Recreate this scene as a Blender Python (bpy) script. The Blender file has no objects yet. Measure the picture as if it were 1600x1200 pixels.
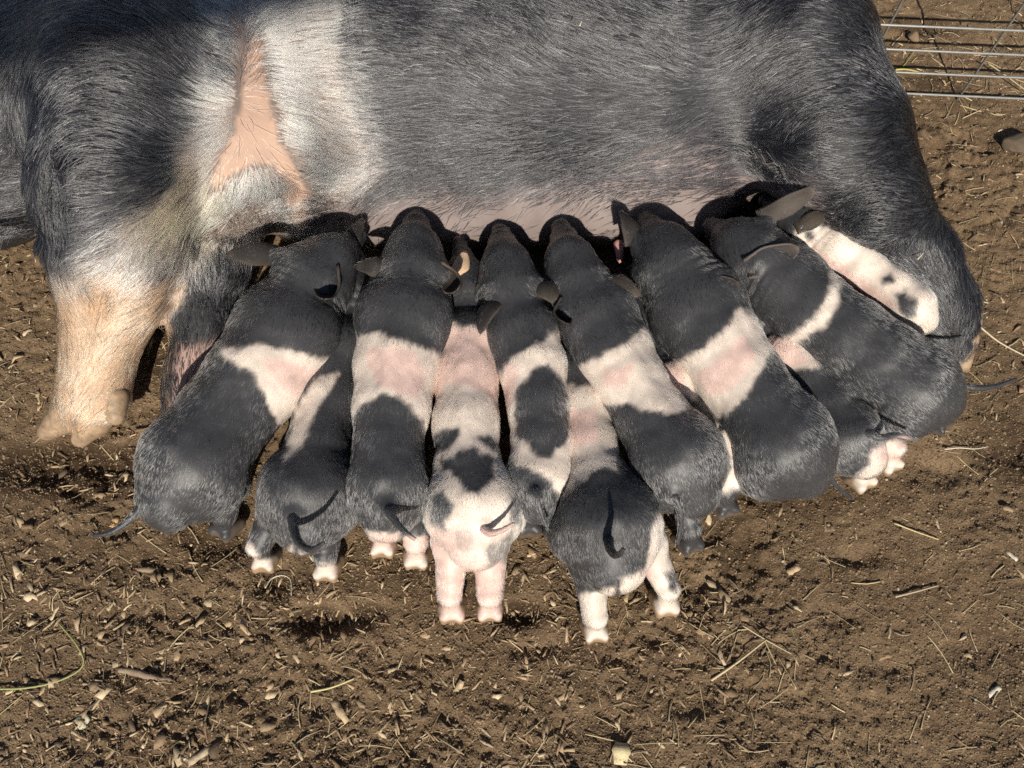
import bpy, math, random
import numpy as np
from mathutils import Vector

# ------------------------------------------------------------------ camera, world, sun, exposure
CAM_H, PITCH, FPX = 1.13, math.radians(65.0), 1200.0
SP, CP = math.sin(PITCH), math.cos(PITCH)
scene = bpy.context.scene
COL = scene.collection
cam_data = bpy.data.cameras.new('camera')
cam_data.sensor_width = 36.0
cam_data.lens = 36.0 * FPX / 1600.0
cam_data.clip_start, cam_data.clip_end = 0.02, 200.0
cam = bpy.data.objects.new('camera', cam_data)
COL.objects.link(cam)
cam.location = (0, 0, CAM_H)
cam.rotation_euler = (math.pi / 2 - PITCH, 0, 0)
scene.camera = cam

SUN_EL, SUN_AZ = math.radians(36.0), math.radians(3.0)      # sun stands behind the camera, a little to the right
to_sun = Vector((math.sin(SUN_AZ) * math.cos(SUN_EL), -math.cos(SUN_AZ) * math.cos(SUN_EL), math.sin(SUN_EL)))
world = bpy.data.worlds.new('World')
scene.world = world
world.use_nodes = True
wn = world.node_tree.nodes
sky = wn.new('ShaderNodeTexSky')
sky.sky_type = 'NISHITA'
sky.sun_disc = False
sky.sun_elevation = SUN_EL
sky.sun_rotation = math.pi - SUN_AZ
wn['Background'].inputs['Strength'].default_value = 0.05
world.node_tree.links.new(sky.outputs[0], wn['Background'].inputs['Color'])
sun_data = bpy.data.lights.new('sun', 'SUN')
sun_data.energy = 5.0
sun_data.angle = math.radians(0.53)
sun_data.color = (1.0, 0.93, 0.81)
sun = bpy.data.objects.new('sun', sun_data)
COL.objects.link(sun)
sun.rotation_euler = to_sun.to_track_quat('Z', 'Y').to_euler()
scene.view_settings.view_transform = 'Standard'
scene.view_settings.look = 'None'
scene.view_settings.exposure = 0.20
scene.view_settings.gamma = 1.0
scene.render.engine = 'CYCLES'
scene.cycles.use_denoising = False
scene.cycles.denoiser = 'OPENIMAGEDENOISE'
scene.cycles.denoising_input_passes = 'RGB_ALBEDO_NORMAL'
scene.cycles.max_bounces = 8
scene.cycles.transmission_bounces = 6
scene.cycles.sample_clamp_indirect = 4.0
scene.cycles_curves.shape = 'RIBBONS'
scene.cycles_curves.subdivisions = 2
scene.render.film_transparent = False

# ------------------------------------------------------------------ helpers
def at(px, py, z):
    """a pixel of the photograph and a height above the ground -> a point"""
    o, r = (600.0 - py) / FPX, (px - 800.0) / FPX
    Z = (CAM_H - z) / (SP - o * CP)
    return np.array((Z * r, Z * (CP + o * SP), z), dtype=float) if np.ndim(px) == 0 else (Z * r, Z * (CP + o * SP), z)

def mpp(px, py, z):
    o = (600.0 - py) / FPX
    return (CAM_H - z) / (SP - o * CP) / FPX

def topix(P):
    P = np.asarray(P, dtype=np.float64)
    y, z = P[:, 1], P[:, 2] - CAM_H
    Z = y * CP - z * SP
    u = y * SP + z * CP
    return np.stack((800 + FPX * P[:, 0] / Z, 600 - FPX * u / Z), 1)

def lattice(seed, n=64):
    return np.random.RandomState(seed).rand(n, n, n).astype(np.float32)
LAT = lattice(5, 48)
def noise3(P, freq, seed=0):
    """smooth value noise, 0..1"""
    Q = np.asarray(P, dtype=np.float64) * freq + 17.3 * (seed + 1)
    I = np.floor(Q).astype(np.int64)
    f = Q - I
    f = f * f * (3 - 2 * f)
    n = LAT.shape[0]
    i0, i1 = I % n, (I + 1) % n
    def g(a, b, c): return LAT[a[:, 0], b[:, 1], c[:, 2]]
    x, y, z = f[:, 0], f[:, 1], f[:, 2]
    c00 = g(i0, i0, i0) * (1 - x) + g(i1, i0, i0) * x
    c10 = g(i0, i1, i0) * (1 - x) + g(i1, i1, i0) * x
    c01 = g(i0, i0, i1) * (1 - x) + g(i1, i0, i1) * x
    c11 = g(i0, i1, i1) * (1 - x) + g(i1, i1, i1) * x
    return (c00 * (1 - y) + c10 * y) * (1 - z) + (c01 * (1 - y) + c11 * y) * z

def unit(v):
    v = np.asarray(v, dtype=np.float64)
    return v / np.maximum(np.linalg.norm(v, axis=-1, keepdims=True), 1e-9)

def poly_dist(P, poly):
    """signed distance of 2-D points to a closed outline, negative inside"""
    A = np.asarray(poly, dtype=np.float64)
    B = np.roll(A, -1, 0)
    d = np.full(len(P), 1e9)
    inside = np.zeros(len(P), bool)
    for a, b in zip(A, B):
        e = b - a
        w = P - a
        t = np.clip((w @ e) / max(e @ e, 1e-9), 0, 1)
        q = w - t[:, None] * e
        d = np.minimum(d, np.einsum('ij,ij->i', q, q))
        c = (a[1] > P[:, 1]) != (b[1] > P[:, 1])
        if abs(b[1] - a[1]) > 1e-9:
            c &= P[:, 0] < (b[0] - a[0]) * (P[:, 1] - a[1]) / (b[1] - a[1]) + a[0]
        inside ^= c
    d = np.sqrt(d)
    return np.where(inside, -d, d)

def smooth01(x):
    x = np.clip(x, 0, 1)
    return x * x * (3 - 2 * x)

def poly_mask(pix, pts, poly, soft, wob, freq, seed=0):
    """1 inside an outline, 0 outside, with a wavy, soft border (soft and wob in pixels)"""
    d = poly_dist(pix, poly)
    d = d + (noise3(pts, freq, seed) - 0.5) * 2 * wob + (noise3(pts, freq * 3.1, seed + 3) - 0.5) * wob
    return smooth01(0.5 - d / (2 * soft))

# ---- signed distance bodies
class Body:
    def __init__(self):
        self.prims = []
    def cone(self, a, b, ra, rb, k=0.012):
        a, b = np.asarray(a, float), np.asarray(b, float)
        m = max(ra, rb)
        lo = np.minimum(a, b) - m; hi = np.maximum(a, b) + m
        def f(p):
            e = b - a
            t = np.clip(((p - a) @ e) / max(e @ e, 1e-12), 0, 1)
            q = p - a - t[:, None] * e
            return np.sqrt(np.einsum('ij,ij->i', q, q)) - (ra + (rb - ra) * t)
        self.prims.append((f, lo, hi, k))
    def chain(self, pts, rad, k=0.012):
        for i in range(len(pts) - 1):
            self.cone(pts[i], pts[i + 1], rad[i], rad[i + 1], k)
    def ell(self, c, r, k=0.012, axes=None):
        c, r = np.asarray(c, float), np.asarray(r, float)
        M = np.eye(3) if axes is None else unit(np.asarray(axes, float))
        ext = np.abs(M.T) @ r
        def f(p):
            q = (p - c) @ M.T
            k0 = np.sqrt(np.sum((q / r) ** 2, 1)); k1 = np.sqrt(np.sum((q / (r * r)) ** 2, 1))
            return k0 * (k0 - 1) / np.maximum(k1, 1e-9)
        self.prims.append((f, c - ext, c + ext, k))
    def mesh(self, h, smooth=1):
        lo = np.min([p[1] for p in self.prims], 0) - 3 * h
        hi = np.max([p[2] for p in self.prims], 0) + 3 * h
        n = np.ceil((hi - lo) / h).astype(int) + 1
        F = np.full(n, 0.08)
        ax = [lo[i] + h * np.arange(n[i]) for i in range(3)]
        for f, a, b, k in self.prims:
            m = k + 3 * h
            i0 = np.maximum(((a - m - lo) / h).astype(int), 0)
            i1 = np.minimum(((b + m - lo) / h).astype(int) + 2, n)
            g = np.stack(np.meshgrid(*[ax[i][i0[i]:i1[i]] for i in range(3)], indexing='ij'), -1)
            sh = g.shape[:3]
            d = f(g.reshape(-1, 3)).reshape(sh)
            sl = tuple(slice(i0[i], i1[i]) for i in range(3))
            s = F[sl]
            kk = max(k, 1e-5)
            w = np.maximum(kk - np.abs(s - d), 0) / kk
            F[sl] = np.minimum(s, d) - w * w * kk * 0.25
        self.field = (F, lo, h)
        return surface_nets(F, lo, h, smooth)

def sample_field(field, P):
    F, lo, h = field
    q = np.clip((P - lo) / h, 0, np.array(F.shape) - 1.001)
    i = q.astype(int); f = q - i
    out = 0
    for a in (0, 1):
        for b in (0, 1):
            for c in (0, 1):
                w = (f[:, 0] if a else 1 - f[:, 0]) * (f[:, 1] if b else 1 - f[:, 1]) * (f[:, 2] if c else 1 - f[:, 2])
                out = out + w * F[i[:, 0] + a, i[:, 1] + b, i[:, 2] + c]
    return out

def surface_nets(F, lo, h, smooth):
    ins = F < 0
    n = np.array(F.shape)
    cnt = np.zeros(n - 1, np.int8)
    for dx in (0, 1):
        for dy in (0, 1):
            for dz in (0, 1):
                cnt += ins[dx:n[0] - 1 + dx, dy:n[1] - 1 + dy, dz:n[2] - 1 + dz]
    act = (cnt > 0) & (cnt < 8)
    C = np.argwhere(act)
    idx = np.full(n - 1, -1, np.int64)
    idx[act] = np.arange(len(C))
    off = np.array([(a, b, c) for a in (0, 1) for b in (0, 1) for c in (0, 1)])
    val = np.stack([F[tuple((C + o).T)] for o in off], 1)
    acc = np.zeros((len(C), 3)); num = np.zeros(len(C))
    for i in range(8):
        for j in range(i + 1, 8):
            if np.abs(off[i] - off[j]).sum() != 1: continue
            va, vb = val[:, i], val[:, j]
            c = (va < 0) != (vb < 0)
            t = np.where(c, va / np.where(c, va - vb, 1), 0)
            acc += np.where(c[:, None], off[i] + t[:, None] * (off[j] - off[i]), 0)
            num += c
    V = lo + h * (C + acc / num[:, None])
    faces = []
    for a in range(3):
        b, c = (a + 1) % 3, (a + 2) % 3
        s0 = [slice(None)] * 3; s1 = [slice(None)] * 3
        s0[a] = slice(0, -1); s1[a] = slice(1, None)
        ch = ins[tuple(s0)] != ins[tuple(s1)]
        E = np.argwhere(ch)
        E = E[(E[:, b] > 0) & (E[:, c] > 0) & (E[:, b] < n[b] - 1) & (E[:, c] < n[c] - 1)]
        d = ins[tuple(s0)][tuple(E.T)]
        def cell(db, dc):
            q = E.copy(); q[:, b] -= db; q[:, c] -= dc
            return idx[tuple(q.T)]
        q = np.stack((cell(1, 1), cell(0, 1), cell(0, 0), cell(1, 0)), 1)
        q[~d] = q[~d][:, ::-1]
        faces.append(q)
    Q = np.concatenate(faces)
    for _ in range(smooth):
        S = np.zeros_like(V); N = np.zeros(len(V))
        for i in range(4):
            for j in ((i + 1) % 4, (i + 3) % 4):
                np.add.at(S, Q[:, i], V[Q[:, j]]); np.add.at(N, Q[:, i], 1)
        V = 0.5 * V + 0.5 * S / np.maximum(N, 1)[:, None]
    return V, Q

def tube(pts, rad, seg=8, sub=5):
    """a smooth swept tube through points with a radius at each"""
    pts = np.asarray(pts, float); rad = np.asarray(rad, float)
    n = len(pts)
    T = np.linspace(0, n - 1, (n - 1) * sub + 1)
    def cr(A, t):
        i = min(int(t), n - 2); f = t - i
        p0, p1, p2, p3 = A[max(i - 1, 0)], A[i], A[i + 1], A[min(i + 2, n - 1)]
        return 0.5 * (2 * p1 + (p2 - p0) * f + (2 * p0 - 5 * p1 + 4 * p2 - p3) * f * f + (3 * p1 - p0 - 3 * p2 + p3) * f ** 3)
    C = np.array([cr(pts, t) for t in T]); R = np.array([np.interp(t, range(n), rad) for t in T])
    D = unit(np.gradient(C, axis=0))
    V, Q = [], []
    ref = np.array((0.3, 0.2, 0.93))
    for c, r, d in zip(C, R, D):
        s = unit(np.cross(d, ref)); u = np.cross(s, d)
        for k in range(seg):
            a = 2 * math.pi * k / seg
            V.append(c + r * (math.cos(a) * s + math.sin(a) * u))
    for i in range(len(C) - 1):
        for k in range(seg):
            k2 = (k + 1) % seg
            Q.append((i * seg + k, i * seg + k2, (i + 1) * seg + k2, (i + 1) * seg + k))
    m = len(V)
    V += [C[0] - D[0] * R[0] * 0.6, C[-1] + D[-1] * R[-1] * 0.8]
    tri = [(m, (k + 1) % seg, k, k) for k in range(seg)] + [(m + 1, (len(C) - 1) * seg + k, (len(C) - 1) * seg + (k + 1) % seg, (len(C) - 1) * seg + (k + 1) % seg) for k in range(seg)]
    return np.array(V), np.array(Q + tri)

def to_mesh(name, V, Q, mat, parent=None, smooth=True, tint=None, origin=None):
    V = np.asarray(V, float)
    if origin is not None: V = V - np.asarray(origin, float)
    me = bpy.data.meshes.new(name)
    Q = np.asarray(Q)
    tri = Q[:, 2] == Q[:, 3]
    flat = np.concatenate((Q[~tri].ravel(), Q[tri][:, :3].ravel())).astype(np.int32)
    n4, n3 = int((~tri).sum()), int(tri.sum())
    me.vertices.add(len(V)); me.vertices.foreach_set('co', V.astype(np.float32).ravel())
    me.loops.add(len(flat)); me.loops.foreach_set('vertex_index', flat)
    me.polygons.add(n4 + n3)
    me.polygons.foreach_set('loop_start', np.concatenate((np.arange(n4) * 4, n4 * 4 + np.arange(n3) * 3)).astype(np.int32))
    me.update(calc_edges=True)
    if smooth: me.polygons.foreach_set('use_smooth', [True] * len(me.polygons))
    if tint is not None:
        a = me.attributes.new('tint', 'FLOAT_COLOR', 'POINT')
        t = np.ones((len(V), 4)); t[:, :tint.shape[1]] = tint
        a.data.foreach_set('color', t.astype(np.float32).ravel())
    me.materials.append(mat)
    o = bpy.data.objects.new(name, me)
    COL.objects.link(o)
    if parent is not None: o.parent = parent
    return o

def vnormals(V, Q):
    a, b, c, d = V[Q[:, 0]], V[Q[:, 1]], V[Q[:, 2]], V[Q[:, 3]]
    fn = np.cross(c - a, d - b)
    N = np.zeros_like(V)
    for i in range(4): np.add.at(N, Q[:, i], fn)
    return unit(N)

def empty(name, loc):
    o = bpy.data.objects.new(name, None)
    o.empty_display_size = 0.05
    COL.objects.link(o)
    o.location = tuple(loc)
    return o

def tag(o, label, cat, group=None, kind=None):
    if label: o['label'] = label
    if cat: o['category'] = cat
    if group: o['group'] = group
    if kind: o['kind'] = kind
    return o

def make_coat(name, V, Q, N, D, dens, length, tint, n, width, lift, seed, mat, parent, origin, clump=0.006, pull=0.45, wild=0.25, npt=5, sag=0.55, field=None):
    """short hairs rooted in a body, as one hair object; D direction, dens, length per vertex"""
    rs = np.random.RandomState(seed)
    A = 0.5 * np.linalg.norm(np.cross(V[Q[:, 2]] - V[Q[:, 0]], V[Q[:, 3]] - V[Q[:, 1]]), axis=1)
    w = A * dens[Q].mean(1)
    f = rs.choice(len(Q), n, p=w / w.sum())
    u, v = rs.rand(n, 1), rs.rand(n, 1)
    W = np.concatenate(((1 - u) * (1 - v), u * (1 - v), u * v, (1 - u) * v), 1)
    def pick(X):
        X = X[:, None] if X.ndim == 1 else X
        return np.einsum('ij,ijk->ik', W, X[Q[f]])
    P, Nn, Dd = pick(V), unit(pick(N)), pick(D)
    L = pick(length)[:, 0] * (0.65 + 0.6 * rs.rand(n))
    Dd = unit(Dd) + wild * rs.randn(n, 3) + 0.5 * (np.stack([noise3(P, 1.0 / (clump * 5), s) for s in (11, 12, 13)], 1) - 0.5)
    Dd = unit(Dd - np.einsum('ij,ij->i', Dd, Nn)[:, None] * Nn)
    S = np.cross(Dd, Nn)
    bend = rs.randn(n) * 0.12
    lf = lift * (0.5 + rs.rand(n))
    # neighbouring hairs lean on each other
    tip = P + Dd * L[:, None]
    key = np.floor(P / clump + rs.rand(3)).astype(np.int64)
    key = key[:, 0] * 73856093 ^ key[:, 1] * 19349663 ^ key[:, 2] * 83492791
    _, inv = np.unique(key, return_inverse=True)
    m = np.zeros((inv.max() + 1, 3)); c = np.zeros(inv.max() + 1)
    np.add.at(m, inv, tip); np.add.at(c, inv, 1)
    toward = (m / c[:, None])[inv] - tip
    T = np.linspace(0, 1, npt)
    if field is not None: d_root = np.maximum(sample_field(field, P), 0)
    pts = np.zeros((n, npt, 3)); rad = np.zeros((n, npt))
    for i, t in enumerate(T):
        pts[:, i] = (P - Nn * 0.0006 + Dd * (L * t)[:, None] + Nn * (lf * L * (t - sag * t * t))[:, None]
                     + S * (bend * L * t * t)[:, None] + toward * (pull * t * t))
        if field is not None and i:                   # hair lies on the skin, also across hollows
            for _ in range(2):
                d = sample_field(field, pts[:, i])
                pts[:, i] += Nn * np.clip(d_root + 0.0004 + 0.0014 * t - d, 0, 0.03)[:, None]
        rad[:, i] = width * 0.5 * (1.0 - 0.8 * t ** 1.5)
    pts -= np.asarray(origin, float)
    hc = bpy.data.hair_curves.new(name)
    hc.add_curves([npt] * n)
    hc.points.foreach_set('position', pts.astype(np.float32).ravel())
    hc.points.foreach_set('radius', rad.astype(np.float32).ravel())
    col = tint(P, rs)
    at_ = hc.attributes.new('tint', 'FLOAT_COLOR', 'CURVE')
    cc = np.ones((n, 4), np.float32); cc[:, :3] = col
    at_.data.foreach_set('color', cc.ravel())
    hc.materials.append(mat)
    o = bpy.data.objects.new(name, hc)
    COL.objects.link(o)
    o.parent = parent
    return o

# ------------------------------------------------------------------ materials
def new_mat(name):
    m = bpy.data.materials.new(name); m.use_nodes = True
    nt = m.node_tree
    return m, nt, nt.nodes['Principled BSDF']

def node(nt, kind, **kw):
    n = nt.nodes.new(kind)
    for k, v in kw.items():
        if k in n.inputs: n.inputs[k].default_value = v
        else: setattr(n, k, v)
    return n

def skin_mat(name, rough=0.55, bump=0.25, scale=900.0, sss=0.0):
    m, nt, b = new_mat(name)
    a = node(nt, 'ShaderNodeAttribute', attribute_name='tint')
    tc = node(nt, 'ShaderNodeTexCoord')
    n1 = node(nt, 'ShaderNodeTexNoise', Scale=scale, Detail=3.0)
    n2 = node(nt, 'ShaderNodeTexNoise', Scale=scale * 0.06, Detail=4.0)
    mr = node(nt, 'ShaderNodeMapRange'); mr.inputs['To Min'].default_value = 0.7; mr.inputs['To Max'].default_value = 1.25
    mx = node(nt, 'ShaderNodeMix', data_type='RGBA', blend_type='MULTIPLY'); mx.inputs[0].default_value = 1.0
    L = nt.links.new
    L(tc.outputs['Object'], n1.inputs['Vector']); L(tc.outputs['Object'], n2.inputs['Vector'])
    L(n2.outputs['Fac'], mr.inputs['Value'])
    L(a.outputs['Color'], mx.inputs[6]); L(mr.outputs[0], mx.inputs[7])
    L(mx.outputs[2], b.inputs['Base Color'])
    bp = node(nt, 'ShaderNodeBump', Strength=bump, Distance=0.0012)
    L(n1.outputs['Fac'], bp.inputs['Height']); L(bp.outputs[0], b.inputs['Normal'])
    b.inputs['Roughness'].default_value = rough
    b.inputs['Specular IOR Level'].default_value = 0.35
    if sss:
        b.inputs['Subsurface Weight'].default_value = sss
        b.inputs['Subsurface Radius'].default_value = (0.006, 0.002, 0.001)
        b.inputs['Subsurface Scale'].default_value = 1.0
    return m

def hair_mat(name, rough=0.26, radial=0.35, coat=0.0):
    m = bpy.data.materials.new(name); m.use_nodes = True
    nt = m.node_tree
    nt.nodes.remove(nt.nodes['Principled BSDF'])
    h = nt.nodes.new('ShaderNodeBsdfHairPrincipled')
    h.model = 'CHIANG'
    h.parametrization = 'COLOR'
    a = node(nt, 'ShaderNodeAttribute', attribute_name='tint')
    nt.links.new(a.outputs['Color'], h.inputs['Color'])
    h.inputs['Roughness'].default_value = rough
    h.inputs['Radial Roughness'].default_value = radial
    h.inputs['Coat'].default_value = coat
    h.inputs['Random Roughness'].default_value = 0.2
    nt.links.new(h.outputs[0], nt.nodes['Material Output'].inputs['Surface'])
    return m

M_SKIN = skin_mat('pig_skin', 0.42)
M_EAR = skin_mat('ear_skin', 0.7, 0.5, 700.0)
M_EAR.node_tree.nodes['Principled BSDF'].inputs['Specular IOR Level'].default_value = 0.15
M_SOW = skin_mat('sow_skin', 0.6, 0.35, 500.0)
M_HAIR = hair_mat('pig_hair')
M_SOWHAIR = hair_mat('sow_hair', 0.22, 0.3)

def plain_mat(name, col, rough=0.7, var=0.35, scale=60.0, bump=0.3, metal=0.0, dist=0.002, stretch=(1, 1, 1)):
    m, nt, b = new_mat(name)
    tc = node(nt, 'ShaderNodeTexCoord')
    mp = node(nt, 'ShaderNodeMapping'); mp.inputs['Scale'].default_value = stretch
    n1 = node(nt, 'ShaderNodeTexNoise', Scale=scale, Detail=6.0, Roughness=0.65)
    mr = node(nt, 'ShaderNodeMapRange'); mr.inputs['From Min'].default_value = 0.25; mr.inputs['From Max'].default_value = 0.75
    mr.inputs['To Min'].default_value = 1 - var; mr.inputs['To Max'].default_value = 1 + var
    mx = node(nt, 'ShaderNodeMix', data_type='RGBA', blend_type='MULTIPLY'); mx.inputs[0].default_value = 1.0
    mx.inputs[6].default_value = (*col, 1)
    L = nt.links.new
    L(tc.outputs['Object'], mp.inputs[0]); L(mp.outputs[0], n1.inputs['Vector'])
    L(n1.outputs['Fac'], mr.inputs['Value']); L(mr.outputs[0], mx.inputs[7])
    L(mx.outputs[2], b.inputs['Base Color'])
    bp = node(nt, 'ShaderNodeBump', Strength=bump, Distance=dist)
    L(n1.outputs['Fac'], bp.inputs['Height']); L(bp.outputs[0], b.inputs['Normal'])
    b.inputs['Roughness'].default_value = rough
    b.inputs['Metallic'].default_value = metal
    return m

def tint_mat(name, rough=0.85, scale=400.0, bump=0.4, var=0.3):
    """colour from the pieces themselves, with grain"""
    m = plain_mat(name, (1, 1, 1), rough, var, scale, bump)
    nt = m.node_tree
    a = node(nt, 'ShaderNodeAttribute', attribute_name='tint')
    mx = [n for n in nt.nodes if n.bl_idname == 'ShaderNodeMix'][0]
    nt.links.new(a.outputs['Color'], mx.inputs[6])
    return m

# ------------------------------------------------------------------ the ground: trodden soil
def grid_axis(a, b, step, far):
    mid = np.arange(a, b + step * 0.5, step)
    out, s, x = [], step * 2, b
    while x < far:
        x += s; out.append(x); s *= 1.45
    lo, s, x = [], step * 2, a
    while x > -far:
        x -= s; lo.append(x); s *= 1.45
    return np.array(lo[::-1] + list(mid) + out)

def noise2(X, Y, freq, seed):
    sh = X.shape
    P = np.stack((X.ravel(), Y.ravel(), np.full(X.size, 0.37 + seed)), 1)
    return noise3(P, freq, seed).reshape(sh)

PITS = []                                          # hoof prints and hollows: centre, radii, depth
for px, py, rx, ry, dep in ((500, 968, 46, 20, .030), (570, 955, 34, 16, .018), (810, 955, 38, 20, .026), (430, 905, 40, 22, .018),
                            (330, 850, 55, 20, .018), (1165, 880, 24, 40, .022), (1330, 870, 36, 12, .014), (1300, 960, 40, 16, .012),
                            (840, 1010, 36, 12, .014), (660, 1030, 40, 20, .010), (930, 1130, 60, 22, .010), (200, 960, 50, 20, .012),
                            (60, 960, 40, 18, .012), (1530, 1010, 60, 30, .012), (1470, 730, 60, 22, .014), (1580, 700, 50, 30, .014),
                            (100, 725, 110, 26, .022), (1450, 40, 40, 16, .016), (1385, 60, 16, 14, .012), (300, 1030, 46, 16, .012),
                            (1380, 1040, 50, 22, .012), (1090, 1100, 40, 18, .010), (250, 880, 40, 18, .010)):
    c = at(px, py, 0); s = mpp(px, py, 0)
    PITS.append((c[0], c[1], rx * s, ry * s * 1.15, dep))

def ground_z(X, Y):
    X = np.asarray(X, float); Y = np.asarray(Y, float)
    def nz(f, seed):
        a = 0.6 + 1.7 * seed; c, d = math.cos(a), math.sin(a)
        return noise2(c * X - d * Y, d * X + c * Y, f, seed)
    def clod(f, seed):                                # rounded lumps with sharp gaps between them
        return np.abs(nz(f, seed) * 2 - 1)
    rough = 0.45 + 1.25 * smooth01((nz(4.5, 9) - 0.32) * 2.6) * (1 - 0.6 * smooth01((X - .25) / .3) * smooth01((.55 - Y) / .2))
    z = (nz(2.6, 1) - 0.5) * 0.016 + (nz(7.0, 2) - 0.5) * 0.012
    z = z + ((nz(17.0, 3) - 0.5) * 0.009 + (nz(38.0, 4) - 0.5) * 0.007 + (clod(30.0, 10) - 0.5) * 0.006 + (clod(70.0, 11) - 0.5) * 0.005) * rough
    z = z + ((nz(110.0, 5) - 0.5) * 0.0050 + (nz(190.0, 6) - 0.5) * 0.0036) * (0.5 + 0.5 * rough)
    for cx, cy, rx, ry, d in PITS:
        q = ((X - cx) / rx) ** 2 + ((Y - cy) / ry) ** 2
        q = q * (0.35 + 1.3 * nz(26.0, 8))
        z = z - 0.75 * d * np.exp(-np.minimum(q, 30) ** 1.2)
    return z - 0.003

def soil_mat():
    m, nt, b = new_mat('soil')
    L = nt.links.new
    geo = node(nt, 'ShaderNodeNewGeometry')
    n_big = node(nt, 'ShaderNodeTexNoise', Scale=3.4, Detail=4.0, Roughness=0.6)
    n_mid = node(nt, 'ShaderNodeTexNoise', Scale=26.0, Detail=6.0, Roughness=0.7)
    n_fine = node(nt, 'ShaderNodeTexNoise', Scale=420.0, Detail=4.0, Roughness=0.7)
    vor = node(nt, 'ShaderNodeTexVoronoi', Scale=260.0)
    for n in (n_big, n_mid, n_fine, vor): L(geo.outputs['Position'], n.inputs['Vector'])
    r1 = node(nt, 'ShaderNodeValToRGB')
    r1.color_ramp.elements[0].position = 0.30; r1.color_ramp.elements[0].color = (0.066, 0.041, 0.024, 1)
    r1.color_ramp.elements[1].position = 0.66; r1.color_ramp.elements[1].color = (0.235, 0.162, 0.096, 1)
    ad = node(nt, 'ShaderNodeMath', operation='ADD'); ml = node(nt, 'ShaderNodeMath', operation='MULTIPLY'); ml.inputs[1].default_value = 0.5
    L(n_big.outputs['Fac'], ad.inputs[0]); L(n_mid.outputs['Fac'], ad.inputs[1]); L(ad.outputs[0], ml.inputs[0]); L(ml.outputs[0], r1.inputs['Fac'])
    r2 = node(nt, 'ShaderNodeMapRange'); r2.inputs['From Min'].default_value = 0.28; r2.inputs['From Max'].default_value = 0.72
    r2.inputs['To Min'].default_value = 0.45; r2.inputs['To Max'].default_value = 1.55
    L(n_fine.outputs['Fac'], r2.inputs['Value'])
    mx = node(nt, 'ShaderNodeMix', data_type='RGBA', blend_type='MULTIPLY'); mx.inputs[0].default_value = 1.0
    L(r1.outputs[0], mx.inputs[6]); L(r2.outputs[0], mx.inputs[7])
    dark_attr = node(nt, 'ShaderNodeAttribute', attribute_name='dark_soil')
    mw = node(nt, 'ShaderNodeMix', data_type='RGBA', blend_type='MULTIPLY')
    L(dark_attr.outputs['Fac'], mw.inputs[0]); L(mx.outputs[2], mw.inputs[6]); mw.inputs[7].default_value = (0.22, 0.19, 0.17, 1)
    L(mw.outputs[2], b.inputs['Base Color'])
    b1 = node(nt, 'ShaderNodeBump', Strength=0.9, Distance=0.0022); b2 = node(nt, 'ShaderNodeBump', Strength=0.5, Distance=0.0016)
    L(n_fine.outputs['Fac'], b1.inputs['Height']); L(vor.outputs['Distance'], b2.inputs['Height'])
    L(b1.outputs[0], b2.inputs['Normal']); L(b2.outputs[0], b.inputs['Normal'])
    b.inputs['Roughness'].default_value = 0.95
    b.inputs['Specular IOR Level'].default_value = 0.15
    return m

gx = grid_axis(-1.20, 1.20, 0.0030, 40.0)
gy = grid_axis(-0.20, 1.55, 0.0030, 40.0)
GX, GY = np.meshgrid(gx, gy, indexing='ij')
GZ = ground_z(GX, GY)
far = np.maximum(np.abs(GX) - 1.20, 0) + np.maximum(np.abs(GY - 0.675) - 0.875, 0)
GZ = GZ * np.exp(-np.minimum(far, 20) * 1.0)
nx, ny = GX.shape
me = bpy.data.meshes.new('ground')
I = np.arange(nx * ny).reshape(nx, ny)
Qg = np.stack((I[:-1, :-1], I[1:, :-1], I[1:, 1:], I[:-1, 1:]), -1).reshape(-1, 4)
me.vertices.add(nx * ny)
me.vertices.foreach_set('co', np.stack((GX, GY, GZ), -1).astype(np.float32).ravel())
me.loops.add(Qg.size); me.loops.foreach_set('vertex_index', Qg.ravel().astype(np.int32))
me.polygons.add(len(Qg)); me.polygons.foreach_set('loop_start', np.arange(0, Qg.size, 4, dtype=np.int32))
me.update(calc_edges=True)
me.polygons.foreach_set('use_smooth', np.ones(len(Qg), bool))
dark_soil = np.zeros(GX.shape)  # darker soil patches; damp beside the first rump and around the feet
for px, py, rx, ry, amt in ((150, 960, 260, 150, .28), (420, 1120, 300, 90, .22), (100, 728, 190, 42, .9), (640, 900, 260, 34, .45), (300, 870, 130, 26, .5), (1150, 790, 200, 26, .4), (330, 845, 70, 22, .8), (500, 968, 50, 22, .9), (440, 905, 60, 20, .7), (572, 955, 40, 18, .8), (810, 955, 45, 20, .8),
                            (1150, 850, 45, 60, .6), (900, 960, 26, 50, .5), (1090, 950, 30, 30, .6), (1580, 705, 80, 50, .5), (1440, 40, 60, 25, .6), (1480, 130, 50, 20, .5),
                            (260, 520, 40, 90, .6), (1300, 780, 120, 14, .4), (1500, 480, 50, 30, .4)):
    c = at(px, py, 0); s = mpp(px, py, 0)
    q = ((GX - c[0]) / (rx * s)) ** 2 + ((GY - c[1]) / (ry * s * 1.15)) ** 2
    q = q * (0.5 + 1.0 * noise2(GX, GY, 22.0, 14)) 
    dark_soil = np.maximum(dark_soil, amt * smooth01(1.35 - q))
at_ = me.attributes.new('dark_soil', 'FLOAT', 'POINT'); at_.data.foreach_set('value', dark_soil.astype(np.float32).ravel())
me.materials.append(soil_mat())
ground = bpy.data.objects.new('ground', me); COL.objects.link(ground)
tag(ground, 'brown trodden soil of the pen', 'ground', kind='structure')

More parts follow.
